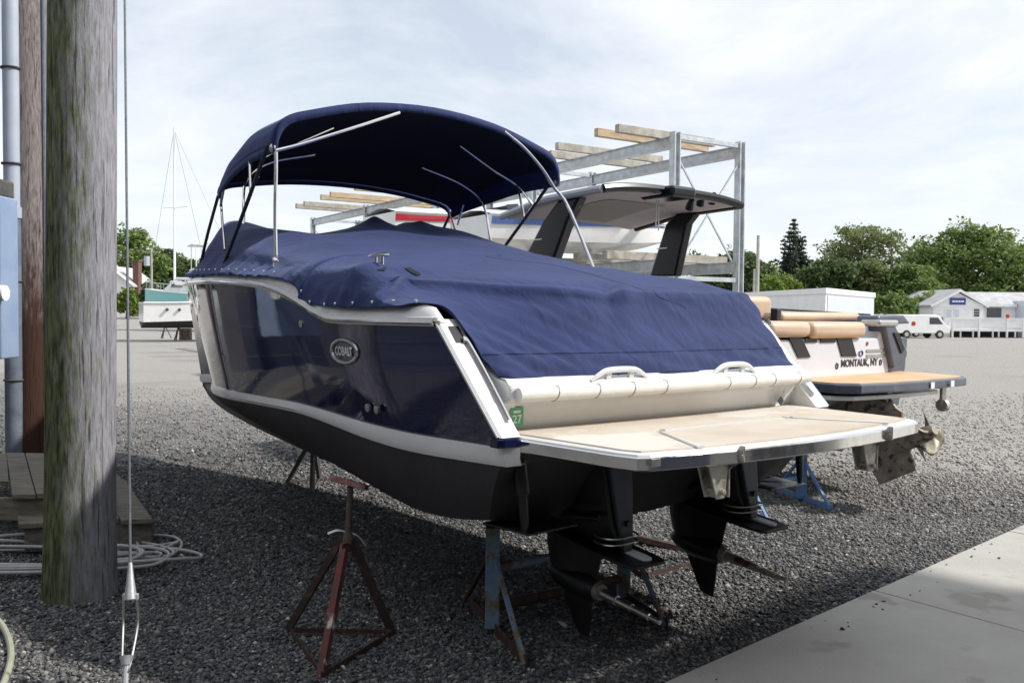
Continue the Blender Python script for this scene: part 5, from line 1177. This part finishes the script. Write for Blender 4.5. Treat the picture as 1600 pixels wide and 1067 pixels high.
def tree(name, label, px, top, Y, width_px, leaf, seed, n=9000, style='round', cat='tree', group=None, base_z=None, leaf_size=.26, low=.22):
    g = np.random.default_rng(seed); b = at_depth(px, 480, Y); gz = ground_z(b[0], Y) if base_z is None else base_z
    H = at_depth(px, top, Y)[2] - gz; w_ = width_px * Y / CAM_F
    t = thing(name, label, cat, (b[0], Y, gz), 0, group)
    lobes = []
    if style == 'round':
        lobes.append((0, 0, H * .56, w_ * .44, w_ * .40, H * .40))
        for k in range(13):
            a = k * 2.4; rr = w_ * .5 * g.uniform(.5, .85); zz = H * g.uniform(low + .05, .84); sz = w_ * g.uniform(.15, .24)
            lobes.append((rr * math.cos(a), rr * math.sin(a), zz, sz, sz, sz * g.uniform(.6, .9)))
        for k in range(4): lobes.append((g.uniform(-.2, .2) * w_, g.uniform(-.2, .2) * w_, H * g.uniform(.8, .9), w_ * .14, w_ * .14, H * .09))
    elif style == 'airy':
        for k in range(30):
            a = k * 2.4; zz = H * (low + (.93 - low) * (k % 10) / 9); rr = w_ * .5 * g.uniform(.15, .95) * (1 - .45 * max(0, zz / H - .7) / .25); sz = w_ * g.uniform(.10, .18)
            lobes.append((rr * math.cos(a), rr * math.sin(a), zz, sz * 1.2, sz, sz * .7))
    elif style == 'conifer':
        for k in range(26):
            u = k / 25; zz = H * (.12 + .86 * u); rr = w_ * .5 * (1 - u) ** .95 + .12
            m_ = 5
            for q in range(m_):
                a = q * 2 * math.pi / m_ + k * 1.3; rl_ = rr * g.uniform(.6, 1.05)
                lobes.append((rl_ * .55 * math.cos(a), rl_ * .55 * math.sin(a), zz - .12 * rl_, rl_ * .5 * abs(math.cos(a)) + .15, rl_ * .5 * abs(math.sin(a)) + .15, .16 + .05 * rl_))
    elif style == 'bush':
        for k in range(9):
            a = k * 2.4; rr = w_ * .36 * g.uniform(.1, 1); sz = w_ * g.uniform(.16, .28)
            lobes.append((rr * math.cos(a), rr * math.sin(a) * .7, H * g.uniform(.3, .75), sz, sz, H * g.uniform(.2, .3)))
    P = crown_points(lobes, int(n * 1.7), g, .5 if style != 'airy' else .2)
    leaf_mesh('crown', P, leaf_size, leaf, t, seed)
    rt = max(.06, min(H * .022, .32))
    tr_ = MB().tube(catmull([(0, 0, -.1), (.05, .02, H * .3), (-.06, .05, H * .6), (.02, 0, H * .9)], 12), [rt * (1.25 - 1.1 * k / 11) for k in range(12)], 8).build('trunk', 'bark', t, smooth=True)
    if style in ('round', 'airy'):
        for k in range(6):
            a = k * 1.05 * 2; z0 = H * g.uniform(.28, .5); L_ = w_ * g.uniform(.25, .4)
            MB().tube(catmull([(0, 0, z0), (L_ * .5 * math.cos(a), L_ * .5 * math.sin(a), z0 + L_ * .35), (L_ * math.cos(a), L_ * math.sin(a), z0 + L_ * .8)], 7), [rt * .5 * (1 - k2 / 8) for k2 in range(7)], 6).build('limb', 'bark', tr_, smooth=True)
    return t
TG = 'trees beyond the yard'
tree('spruce_tree', 'dark pointed spruce tree, the tallest conifer behind the white storage building', 1238, 341, 112, 165, 'needle', 1, 26000, 'conifer', group=TG, leaf_size=.20)
tree('broadleaf_tree', 'airy olive green tree between the spruce and the big round tree', 1345, 351, 118, 160, 'leaf_olive', 2, 11000, 'airy', group=TG, leaf_size=.24)
tree('broadleaf_tree', 'big round bright green tree behind the white house', 1502, 346, 108, 172, 'leaf_mid', 3, 16000, 'round', group=TG)
tree('broadleaf_tree', 'green tree at the right picture edge behind the house roof', 1608, 372, 106, 110, 'leaf_mid', 4, 9000, 'round', group=TG)
tree('broadleaf_tree', 'dark green tree directly right of the rack post', 1148, 388, 105, 110, 'leaf_dark', 5, 8000, 'round', group=TG)
tree('broadleaf_tree', 'dark tree half hidden behind the second black arch leg', 1085, 392, 110, 90, 'leaf_dark', 6, 6000, 'round', group=TG)
tree('broadleaf_tree', 'dark green tree below the airy olive tree', 1298, 398, 100, 100, 'leaf_dark', 7, 8000, 'round', group=TG, low=.05)
tree('broadleaf_tree', 'mid green tree at the left flank of the big round tree', 1412, 408, 98, 100, 'leaf_mid', 8, 8000, 'round', group=TG, low=.05)
tree('broadleaf_tree', 'brownish green tree above the flat storage roof', 1362, 405, 100, 90, 'leaf_olive', 9, 7000, 'round', group=TG, low=.05)
tree('shrub', 'bright yellow green bush left of the utility pole by the storage building', 1208, 418, 92, 70, 'leaf_light', 10, 5000, 'bush', 'bush', leaf_size=.22)
tree('shrub', 'small yellow green bush over the storage building roof', 1258, 432, 92, 45, 'leaf_light', 11, 3000, 'bush', 'bush', leaf_size=.2)
tree('shrub', 'yellow green bush between the storage building and the house', 1437, 455, 90, 60, 'leaf_light', 12, 4500, 'bush', 'bush', leaf_size=.2)
tree('shrub', 'green bush right behind the silver boat seats', 1390, 455, 84, 75, 'leaf_mid', 13, 5000, 'bush', 'bush', leaf_size=.2)
LG = 'trees left of the yard'
tree('broadleaf_tree', 'tall green tree right of the mossy pole', 205, 352, 118, 105, 'leaf_mid', 21, 10000, 'round', group=LG)
tree('broadleaf_tree', 'rounded dark tree right beside the tall green tree, behind the mast', 252, 386, 122, 80, 'leaf_dark', 22, 8000, 'round', group=LG, low=.05)
tree('broadleaf_tree', 'low dark tree nearest the navy bow', 296, 402, 126, 70, 'leaf_dark', 23, 6000, 'round', group=LG, low=.05)
tree('broadleaf_tree', 'tree showing left of the brown pole', 5, 330, 90, 110, 'leaf_mid', 24, 8000, 'round', group=LG)
tree('shrub', 'dark clipped hedge bush behind the teal boat', 236, 440, 97, 70, 'leaf_dark', 25, 7000, 'bush', 'bush', leaf_size=.22)
tree('shrub', 'bright yellow green bush at the edge of the mossy pole', 197, 445, 95, 45, 'leaf_light', 26, 4500, 'bush', 'bush', leaf_size=.2)

g = np.random.default_rng(90); n = 90000     # a far belt of wood that closes the horizon
xx = g.uniform(-170, 190, n); hh = 7.2 + 1.8 * np.sin(xx * .11) + 1.2 * np.sin(xx * .37 + 1) + .8 * np.sin(xx * .9)
cpts = np.stack([xx, 140 + g.uniform(0, 9, n) + 3 * np.sin(xx * .2), g.random(n) ** .8 * hh + .3], 1)
fb = leaf_mesh('distant_wood', cpts, .5, 'leaf_dark', None, 91); fb['kind'] = 'stuff'; fb['label'] = 'far belt of dark green wood along the horizon'; fb['category'] = 'wood'

# ================================================================== BACKGROUND: BUILDINGS ON THE RIGHT
YB = 50.0
c = at_depth(1290, 470, YB); sb = thing('storage_building', 'flat white storage building behind the silver boat', 'building', (c[0], YB, ground_z(c[0], YB)))
ztop = at_depth(1290, 450, YB)[2] - ground_z(c[0], YB)
pl0 = at_depth(1150, 456, 64); pr0 = at_depth(1366, 458, 60)
A_, B_, C_ = np.array([0, 0]), np.array([pl0[0] - c[0], 14.0]), np.array([pr0[0] - c[0], 10.0])
MB().prism([tuple(A_), tuple(C_), tuple(C_ + B_), tuple(B_)], 2, 0, ztop - .12).build('wall', 'siding_white', sb)
o_ = [tuple(p + (p - (B_ + C_) / 2) * .02) for p in (A_, C_, C_ + B_, B_)]
MB().prism(o_, 2, ztop - .32, ztop).build('roof_fascia', 'white_paint', sb, bevel=.02)
nrm_ = np.array([C_[1], -C_[0]]); nrm_ = nrm_ / np.linalg.norm(nrm_)
dd = C_ / np.linalg.norm(C_)
q = [A_ + dd * .25 + nrm_ * .01, C_ - dd * .25 + nrm_ * .01]
MB().prism([tuple(q[0]), tuple(q[1]), tuple(q[1] + nrm_ * .04), tuple(q[0] + nrm_ * .04)], 2, .1, ztop - .42).build('end_panel', 'siding_bluegrey', sb)  # blue-grey panel over most of the end wall

YH = 86.0
def HX(px): return at_depth(px, 500, YH)[0]
def HZ(px, py): return at_depth(px, py, YH)[2]
hz0 = ground_z(HX(1530), YH)
hs = thing('white_house', 'white clapboard house with grey shingle roof and raised deck at the right', 'house', (HX(1530), YH, hz0))
def hb(px0, px1, py0, py1, y0, y1, nm, m_, par=None, bevel=0, mb=None):
    b = MB(**W(hs)); x0, x1 = HX(px0), HX(px1); z0_, z1_ = HZ(px0, py1), HZ(px0, py0)
    return b.box(x0, x1, YH + y0, YH + y1, z0_, z1_).build(nm, m_, par or hs, bevel=bevel)
x0, x1, xm = HX(1457.5), HX(1536), HX(1496.5); ze, zp, zf = HZ(1496, 477), HZ(1496, 454), HZ(1496, 514)
MB(**W(hs)).prism([(x0, hz0), (x1, hz0), (x1, ze), (xm, zp - .2), (x0, ze)], 1, YH, YH + 9).build('wall', 'siding_white', hs)
MB(**W(hs)).box(x1 - 1, HX(1660), YH + .9, YH + 9, hz0, HZ(1560, 477)).build('wall', 'siding_white', hs)
for sgn, xe in ((-1, x0 - .35), (1, x1 + .3)):
    a = np.array([xm, zp]); b = np.array([xe, ze - .12]); nn_ = np.array([-(b - a)[1], (b - a)[0]]); nn_ = nn_ / np.linalg.norm(nn_) * .14 * (1 if sgn < 0 else -1)
    if nn_[1] < 0: nn_ = -nn_
    q = [tuple(a), tuple(b), tuple(b + nn_), tuple(a + np.array([0, .16]))]
    rf_ = MB(**W(hs)).prism(q, 1, YH - .35, YH + 9).build('roof', 'shingle', hs)
    MB(**W(hs)).prism([tuple(a - np.array([0, .14])), tuple(b - np.array([0, .10])), tuple(b + nn_ * .9), tuple(a + np.array([0, .12]))], 1, YH - .40, YH - .352).build('gable_trim', 'white_paint', rf_)
zr_ = HZ(1560, 455.5); zev = HZ(1560, 476)
MB(**W(hs)).add([(x1 - 2.2, YH + 4.6, zr_), (HX(1670), YH + 4.6, zr_), (HX(1670), YH + .45, zev), (x1 - .2, YH + .45, zev)], [(0, 1, 2, 3)]).add([(x1 - 2.2, YH + 4.6, zr_), (HX(1670), YH + 4.6, zr_), (HX(1670), YH + 9, zev), (x1 - 2.2, YH + 9, zev)], [(3, 2, 1, 0)]).build('roof', 'shingle', hs, solid=.12)
hb(1536, 1592, 475, 479, .38, .46, 'gutter', 'white_paint')
for k in range(24):     # clapboards
    z_ = zf + k * .14
    if z_ < ze - .05: MB(**W(hs)).box(x0, x1, YH - .012, YH + .0, z_, z_ + .012).build('clapboard', 'siding_bluegrey', hs)
w_ = hb(1520, 1530.5, 482, 495.5, -.05, .02, 'window', 'white_paint'); 
for k in range(3): hb(1521, 1529.5, 483 + k * 4.1, 486.3 + k * 4.1, -.07, -.04, 'pane', 'window_dark', w_)
w_ = hb(1547, 1573, 479.5, 497, .84, .92, 'window', 'white_paint'); hb(1548.5, 1571.5, 481, 496, .80, .85, 'pane', 'window_dark', w_)
dr = hb(1476, 1488, 482, 513, -.05, .02, 'door', 'white_paint'); dr2 = hb(1489.5, 1499, 482, 513, -.05, .02, 'door', 'white_paint')
for d_, a, b in ((dr, 1478, 1486), (dr2, 1491, 1497.5)): hb(a, b, 484, 496, -.08, -.04, 'door_pane', 'siding_bluegrey', d_)
sg = hb(1483, 1507.5, 465.5, 476, -.09, -.02, 'sign_board', 'sign_blue')
for a, b in ((1486.5, 1490.5), (1491.3, 1495), (1495.8, 1499.4), (1500.2, 1504.6)): hb(a, b, 469.6, 472.2, -.105, -.088, 'sign_lettering', 'letter_white', sg)
dk = hb(1467, 1590, 513, 516.5, -2.6, -.02, 'deck', 'white_paint')
for px in (1468, 1508, 1550.5, 1575): hb(px - 1.2, px + 1.2, 497, 526, -2.66, -2.5, 'deck_post', 'white_paint')
for px in (1481, 1500, 1530, 1539, 1564, 1590): hb(px - .8, px + .8, 516.5, 526, -2.55, -2.4, 'deck_post', 'white_paint')
for a, b in ((1469.3, 1506.7), (1509.3, 1549.2), (1551.8, 1573.7)):
    hb(a, b, 498.5, 512, -2.60, -2.56, 'rail_panel', 'siding_white'); hb(a, b, 496.8, 498.4, -2.64, -2.5, 'hand_rail', 'white_paint')
hb(1578, 1588, 498, 512, -2.6, -2.55, 'gate_panel', 'grey_pole')
for k in range(6): hb(1458 + k * 1.6, 1467, 524.5 - k * 2, 526.2 - k * 2, -2.3, -1.1, 'step', 'white_paint')
MB(**W(hs)).bar((HX(1458), YH - 2.3, HZ(1458, 510)), (HX(1467), YH - 2.3, HZ(1467, 499)), .08, .1).build('stair_rail', 'white_paint', hs)
hb(1470, 1588, 517, 525.8, -.3, -.2, 'deck_skirt', 'dark_steel')
hb(1594, 1640, 470, 527, -1.2, 3, 'side_annex', 'siding_bluegrey')
rd = thing('flower_pot', 'small bright red pot on the deck rail of the white house', 'pot', tuple(np.array([HX(1551), YH - 2.58, HZ(1551, 496.8)])))
MB().tube([(0, 0, 0), (0, 0, .06), (0, 0, .2), (0, 0, .28)], [.10, .14, .17, .18], 12).build('pot_body', 'red_vest', rd, smooth=True); MB().ball((0, 0, .30), .15, sc=(1, 1, .6)).build('blossom', 'red_vest', rd, smooth=True)

def van(name, label, px, py, Y, yaw, length=5.2, h=2.1, m_='white_paint', group=None):
    b = at_depth(px, py, Y); t = thing(name, label, 'van', (b[0], Y, ground_z(b[0], Y)), yaw, group)
    prof = [(-length / 2, .45), (-length / 2, h * .95), (-length / 2 + .15, h), (length * .22, h), (length * .32, h * .93), (length * .42, h * .58), (length / 2, h * .48), (length / 2, .45)]
    bd = MB().prism([(x, z) for x, z in prof], 1, -.95, .95).build('body', m_, t, bevel=.06)
    for sgn in (-1, 1):
        MB().prism([(length * .12, h * .60), (length * .12, h * .88), (length * .27, h * .88), (length * .37, h * .60)], 1, sgn * .955 - .006, sgn * .955 + .006).build('side_window', 'window_dark', bd)
        for x in (-length * .30, length * .31):
            wl = MB().cyl((x, sgn * .82, .36), (x, sgn * 1.0, .36), .36, 18).build('wheel', 'tyre', t, smooth=True, angle=40); MB().cyl((x, sgn * .99, .36), (x, sgn * 1.012, .36), .2, 14).build('rim', 'satin_steel', wl)
    MB().prism([(-.8, h * .6), (.8, h * .6), (.7, h * .9), (-.7, h * .9)], 0, length * .385, length * .40).build('windscreen', 'window_dark', bd)
    c_ = MB().cyl((-.9, -.96, h * .62), (-.9, -.968, h * .62), .2, 18); c_.build('side_emblem', 'red_stripe', bd)
    return t
van('parked_van', 'white van with a red side mark parked left of the house steps', 1432, 520, 80, R(8))
van('parked_van', 'white van partly hidden behind the silver boat and the other van', 1398, 519, 84, R(20))
van('parked_van', 'white vehicle glimpsed low between the cabinet and the brown pole', 12, 508, 60, R(5))

def line_pole(name, label, px, top, bot, Y, r_=.12, arm=None):
    b = at_depth(px, bot, Y); gz = ground_z(b[0], Y); zt_ = at_depth(px, top, Y)[2]
    t = thing(name, label, 'utility pole', (b[0], Y, gz)); MB().tube([(0, 0, 0), (0, 0, zt_ - gz)], [r_, r_ * .8], 10).build('pole_shaft', 'grey_pole', t, smooth=True)
    if arm: MB().bar((-.9, 0, zt_ - gz - .4), (.9, 0, zt_ - gz - .4), .1).build('cross_arm', 'grey_pole', t)
    return t
line_pole('utility_pole', 'thin grey utility pole standing behind the storage building', 1183, 368, 480, 66, .14)
line_pole('utility_pole', 'shorter thin pole left of the one behind the storage building', 1178, 420, 480, 66, .11)
up_ = line_pole('utility_pole', 'far utility pole with a transformer behind the teal boat', 237, 388, 480, 95, .14, True)
zt_ = at_depth(232, 408, 95)[2] - up_.location[2]; MB().cyl((-.42, -.1, zt_ - .5), (-.42, -.1, zt_ + .5), .32, 14).build('transformer', 'galv', up_, smooth=True, angle=40)

# ================================================================== BACKGROUND ON THE LEFT
YL = 105.0; c = at_depth(190, 440, YL)
hl = thing('cottage', 'white gabled cottage with brick chimney left of the teal boat', 'house', (c[0], YL, ground_z(c[0], YL)))
z_e, z_p = at_depth(190, 447, YL)[2], at_depth(185, 418, YL)[2]; gz = ground_z(c[0], YL); xr_ = at_depth(205, 440, YL)[0]; xm_ = at_depth(168, 440, YL)[0]
MB(**W(hl)).prism([(xm_ * 2 - xr_, gz), (xr_, gz), (xr_, z_e), (xm_, z_p), (xm_ * 2 - xr_, z_e)], 1, YL, YL + 8).build('wall', 'siding_white', hl)
for xe in (xr_ + .3, xm_ * 2 - xr_ - .3): MB(**W(hl)).prism([(xm_, z_p + .05), (xe, z_e - .1), (xe, z_e + .1), (xm_, z_p + .25)], 1, YL - .4, YL + 8).build('roof', 'shingle', hl)
ch = at_depth(206, 408, YL); MB(**W(hl)).box(ch[0] - .33, ch[0] + .33, YL + 1, YL + 2, gz, ch[2]).box(ch[0] - .40, ch[0] + .40, YL + .93, YL + 2.07, ch[2], ch[2] + .2).build('chimney', 'brick_red', hl)

def far_boat(name, label, px_stern, px_bow, y_deck, y_keel, Y, hull_m, yaw, L_, beam, group=None):
    """a cabin boat on stands: hull, boot line, cabin, windows, rails"""
    b = at_depth((px_stern + px_bow) / 2, y_keel, Y); gz = ground_z(b[0], Y); zk = at_depth(px_stern, y_keel, Y)[2] - gz; zd = at_depth(px_stern, y_deck, Y)[2] - gz
    t = thing(name, label, 'boat', (b[0], Y, gz), yaw, group)
    bb = curve([0, .3, .6, .8, .93, 1], [.92, 1, .95, .7, .34, .0]); n = 20; secs = []; up_ = []
    for i in range(n + 1):
        u = i / n; y = (u - .5) * L_; w_ = max(bb(u) * beam / 2, .004); zt_ = zd + .5 * u ** 2; zb_ = zk + (zd - zk) * (.25 + .2 * u); kk = zk + (zd - zk) * .85 * u ** 6
        secs.append([(-w_ * .9, y, zb_), (0, y, kk), (w_ * .9, y, zb_)]); up_.append([(-w_, y, zt_), (-w_ * .91, y, zb_ - .01), (w_ * .91, y, zb_ - .01), (w_, y, zt_)])
    MB().loft(secs).build('hull_bottom', 'bottom_paint', t, smooth=True, angle=40)
    MB().loft(up_).build('hull', hull_m, t, smooth=True, angle=40)
    MB().tube([(-bb(u) * beam / 2 - .02, (u - .5) * L_, zd + .5 * u ** 2) for u in np.linspace(0, .99, 16)], .05, 6).tube([(bb(u) * beam / 2 + .02, (u - .5) * L_, zd + .5 * u ** 2) for u in np.linspace(0, .99, 16)], .05, 6).build('rub_rail', 'white_gelcoat', t, smooth=True)
    cw = beam * .36
    cb = MB().prism([(-L_ * .18, zd), (L_ * .30, zd + .05), (L_ * .20, zd + .75), (L_ * .12, zd + 1.35), (-L_ * .16, zd + 1.35)], 0, -cw, cw).build('cabin', 'white_gelcoat', t, bevel=.06)
    for sgn in (-1, 1):
        for k in range(3):
            y0 = -L_ * .13 + k * L_ * .085; MB().box(sgn * (cw + .004) - .006, sgn * (cw + .004) + .006, y0, y0 + L_ * .07, zd + .75, zd + 1.15).build('cabin_window', 'window_dark', cb)
    for sgn in (-1, 1):
        for k in range(2):
            MB().cyl((sgn * beam * .48, -L_ * .35 + k * .6, zd - .35), (sgn * beam * .52, -L_ * .35 + k * .6, zd - .35), .08, 12).build('porthole', 'window_dark', t)
    rl_ = MB()
    for u in np.linspace(.5, .97, 7):
        w_ = bb(u) * beam / 2 - .05; rl_.cyl((-w_, (u - .5) * L_, zd + .5 * u * u), (-w_, (u - .5) * L_, zd + .5 * u * u + .55), .02, 6); rl_.cyl((w_, (u - .5) * L_, zd + .5 * u * u), (w_, (u - .5) * L_, zd + .5 * u * u + .55), .02, 6)
    for sgn in (-1, 1): rl_.tube([(sgn * (bb(u) * beam / 2 - .05), (u - .5) * L_, zd + .5 * u * u + .55) for u in np.linspace(.5, .97, 12)], .02, 6)
    rl_.build('bow_rail', 'satin_steel', t, smooth=True)
    return t, zk, zd
fb1, zk, zd = far_boat('cabin_cruiser', 'white flybridge boat on stands just left of the navy bow', 288, 384, 474, 512, 49, 'white_gelcoat', R(-62), 7.5, 2.7)
for z_, h_, s_ in ((zd + 1.35, .6, .8),):     # flybridge and frame
    MB().prism([(-1.2, z_), (.7, z_), (.95, z_ + h_), (-1.2, z_ + h_ * .85)], 0, -.9, .9).build('flybridge', 'white_gelcoat', fb1, bevel=.05)
    m_ = MB()
    for x in (-.85, .85):
        for y in (-1.1, .5): m_.cyl((x, y, z_ + .4), (x, y, z_ + 1.75), .025, 6)
    m_.box(-.95, .95, -1.3, .7, z_ + 1.75, z_ + 1.8); m_.build('tower_frame', 'white_gelcoat', fb1)
MB().cyl((0, -.3, zd + 3.1), (0, -.3, zd + 4.3), .03, 6).ball((0, -.3, zd + 3.3), .22, sc=(1, 1, .5)).build('radar_mast', 'white_gelcoat', fb1, smooth=True)
def far_stand(label, x, y, z_, h_, group, m_='dark_steel', cat='jack stand'):
    t = thing('jack_stand', label, cat, (x, y, z_), 0, group)
    for k in range(3):
        a = k * 2.094 + .5; MB().bar((.35 * math.cos(a), .35 * math.sin(a), .02), (0, 0, h_ * .75), .05).build('leg', m_, t)
    MB().cyl((0, 0, h_ * .6), (0, 0, h_), .03, 8).build('screw_rod', m_, t); MB().box(-.15, .15, -.15, .15, h_, h_ + .05).build('pad', m_, t)
for px, py, lab in ((258, 529, 'dark jack stand under the stern of the far white boat'), (279, 532, 'dark jack stand under the middle of the far white boat')):
    p = on_ground(px, py); far_stand(lab, p[0], p[1], 0, zk + .30, 'stands under the far white boat')
p = on_ground(290, 531); kb = thing('keel_block', 'stacked dark timber block under the far white boat', 'block', (p[0], p[1], 0))
for k in range(3): MB().box(-.3, .3, -.2, .2, k * .22 + .004, k * .22 + .215).build('timber', 'bark', kb, bevel=.01)
fb2, zk2, zd2 = far_boat('sailing_yacht', 'pale teal sailing boat with tall bare mast on stands, far left', 262, 352, 461, 487, 70, 'teal_hull', R(78), 9.0, 2.9)
mz = at_depth(266, 196, 70)[2] - fb2.location[2]; mo = at_depth(270, 440, 70)[0] - fb2.location[0]
ly = -mo / math.sin(R(78)) if abs(math.sin(R(78))) > .1 else 0
mst = MB().tube([(0, ly, zd2), (0, ly, mz)], [.10, .06], 8).build('mast', 'white_paint', fb2, smooth=True)
zs_ = at_depth(268, 323, 70)[2] - fb2.location[2]
MB().tube([(-.3, ly - 1.4, zs_), (0, ly, zs_ - .05), (.3, ly + 1.2, zs_)], .03, 6).build('spreader', 'white_paint', mst)
for e in (-4.3, 4.2, -1.2): MB().tube([(0, e, zd2 + .4), (0, ly, mz - .3)], .012, 5).build('stay', 'wire_steel', mst)
for px, py, lab in ((226, 512, 'reddish jack stand below the teal bow'), (245, 514, 'reddish jack stand behind the white boat stern')):
    p = on_ground(px, py); far_stand(lab, p[0], p[1], ground_z(p[0], p[1]), zk2 + .3 + fb2.location[2] - ground_z(p[0], p[1]), 'stands under the teal boat', 'red_pad')

# ================================================================== UNSEEN BUILDINGS ADDED FOR FOREGROUND SHADE AND DARK HULL REFLECTIONS
def added_shed(name, label, corner, dirx, diry, length, depth, h, seed, bay=3.0, wall_m='shed_metal'):
    t = thing(name, label, 'building', (corner[0], corner[1], 0)); ux = np.array([*dirx, 0.0]); uy = np.array([*diry, 0.0])
    def pr(x0, x1, y0, y1, z0, z1, nm, m_, par=None):
        vs = [ux * x + uy * y + np.array([0, 0, z]) for z in (z0, z1) for x, y in ((x0, y0), (x1, y0), (x1, y1), (x0, y1))]
        return MB().add(vs, [(0, 3, 2, 1), (4, 5, 6, 7), (0, 1, 5, 4), (1, 2, 6, 5), (2, 3, 7, 6), (3, 0, 4, 7)]).build(nm, m_, par or t)
    pr(0, length, 0, depth, 0, h, 'wall', wall_m); pr(-.3, length + .3, -.4, depth + .3, h, h + .25, 'roof', 'dark_steel')
    k = 0; x = 1.0
    while x + bay < length:
        d = pr(x, x + bay * .8, -.05, -.004, 0, min(h * .7, 4.2), 'bay_door', 'window_dark' if k % 2 == 0 else 'slate')
        for j in range(5): pr(x + .05, x + bay * .8 - .05, -.07, -.052, .3 + j * .75, .34 + j * .75, 'door_rail', 'dark_steel', d)
        x += bay + .8; k += 1
    return t
wl = E0 + en * 4.6 + ed * 6.3
added_shed('added_building', 'unseen metal building behind the viewer, added to shade the apron and foreground', wl, -ed, en, 28, 8, 5.35, 1, 3.0)
added_shed('added_building', 'unseen dark building left of the poles, added to darken the hull reflections', (-9.0, 12.5), (-.05, -1.0), (-1.0, .05), 24, 8, 6.0, 2, 3.0, 'shed_dark')
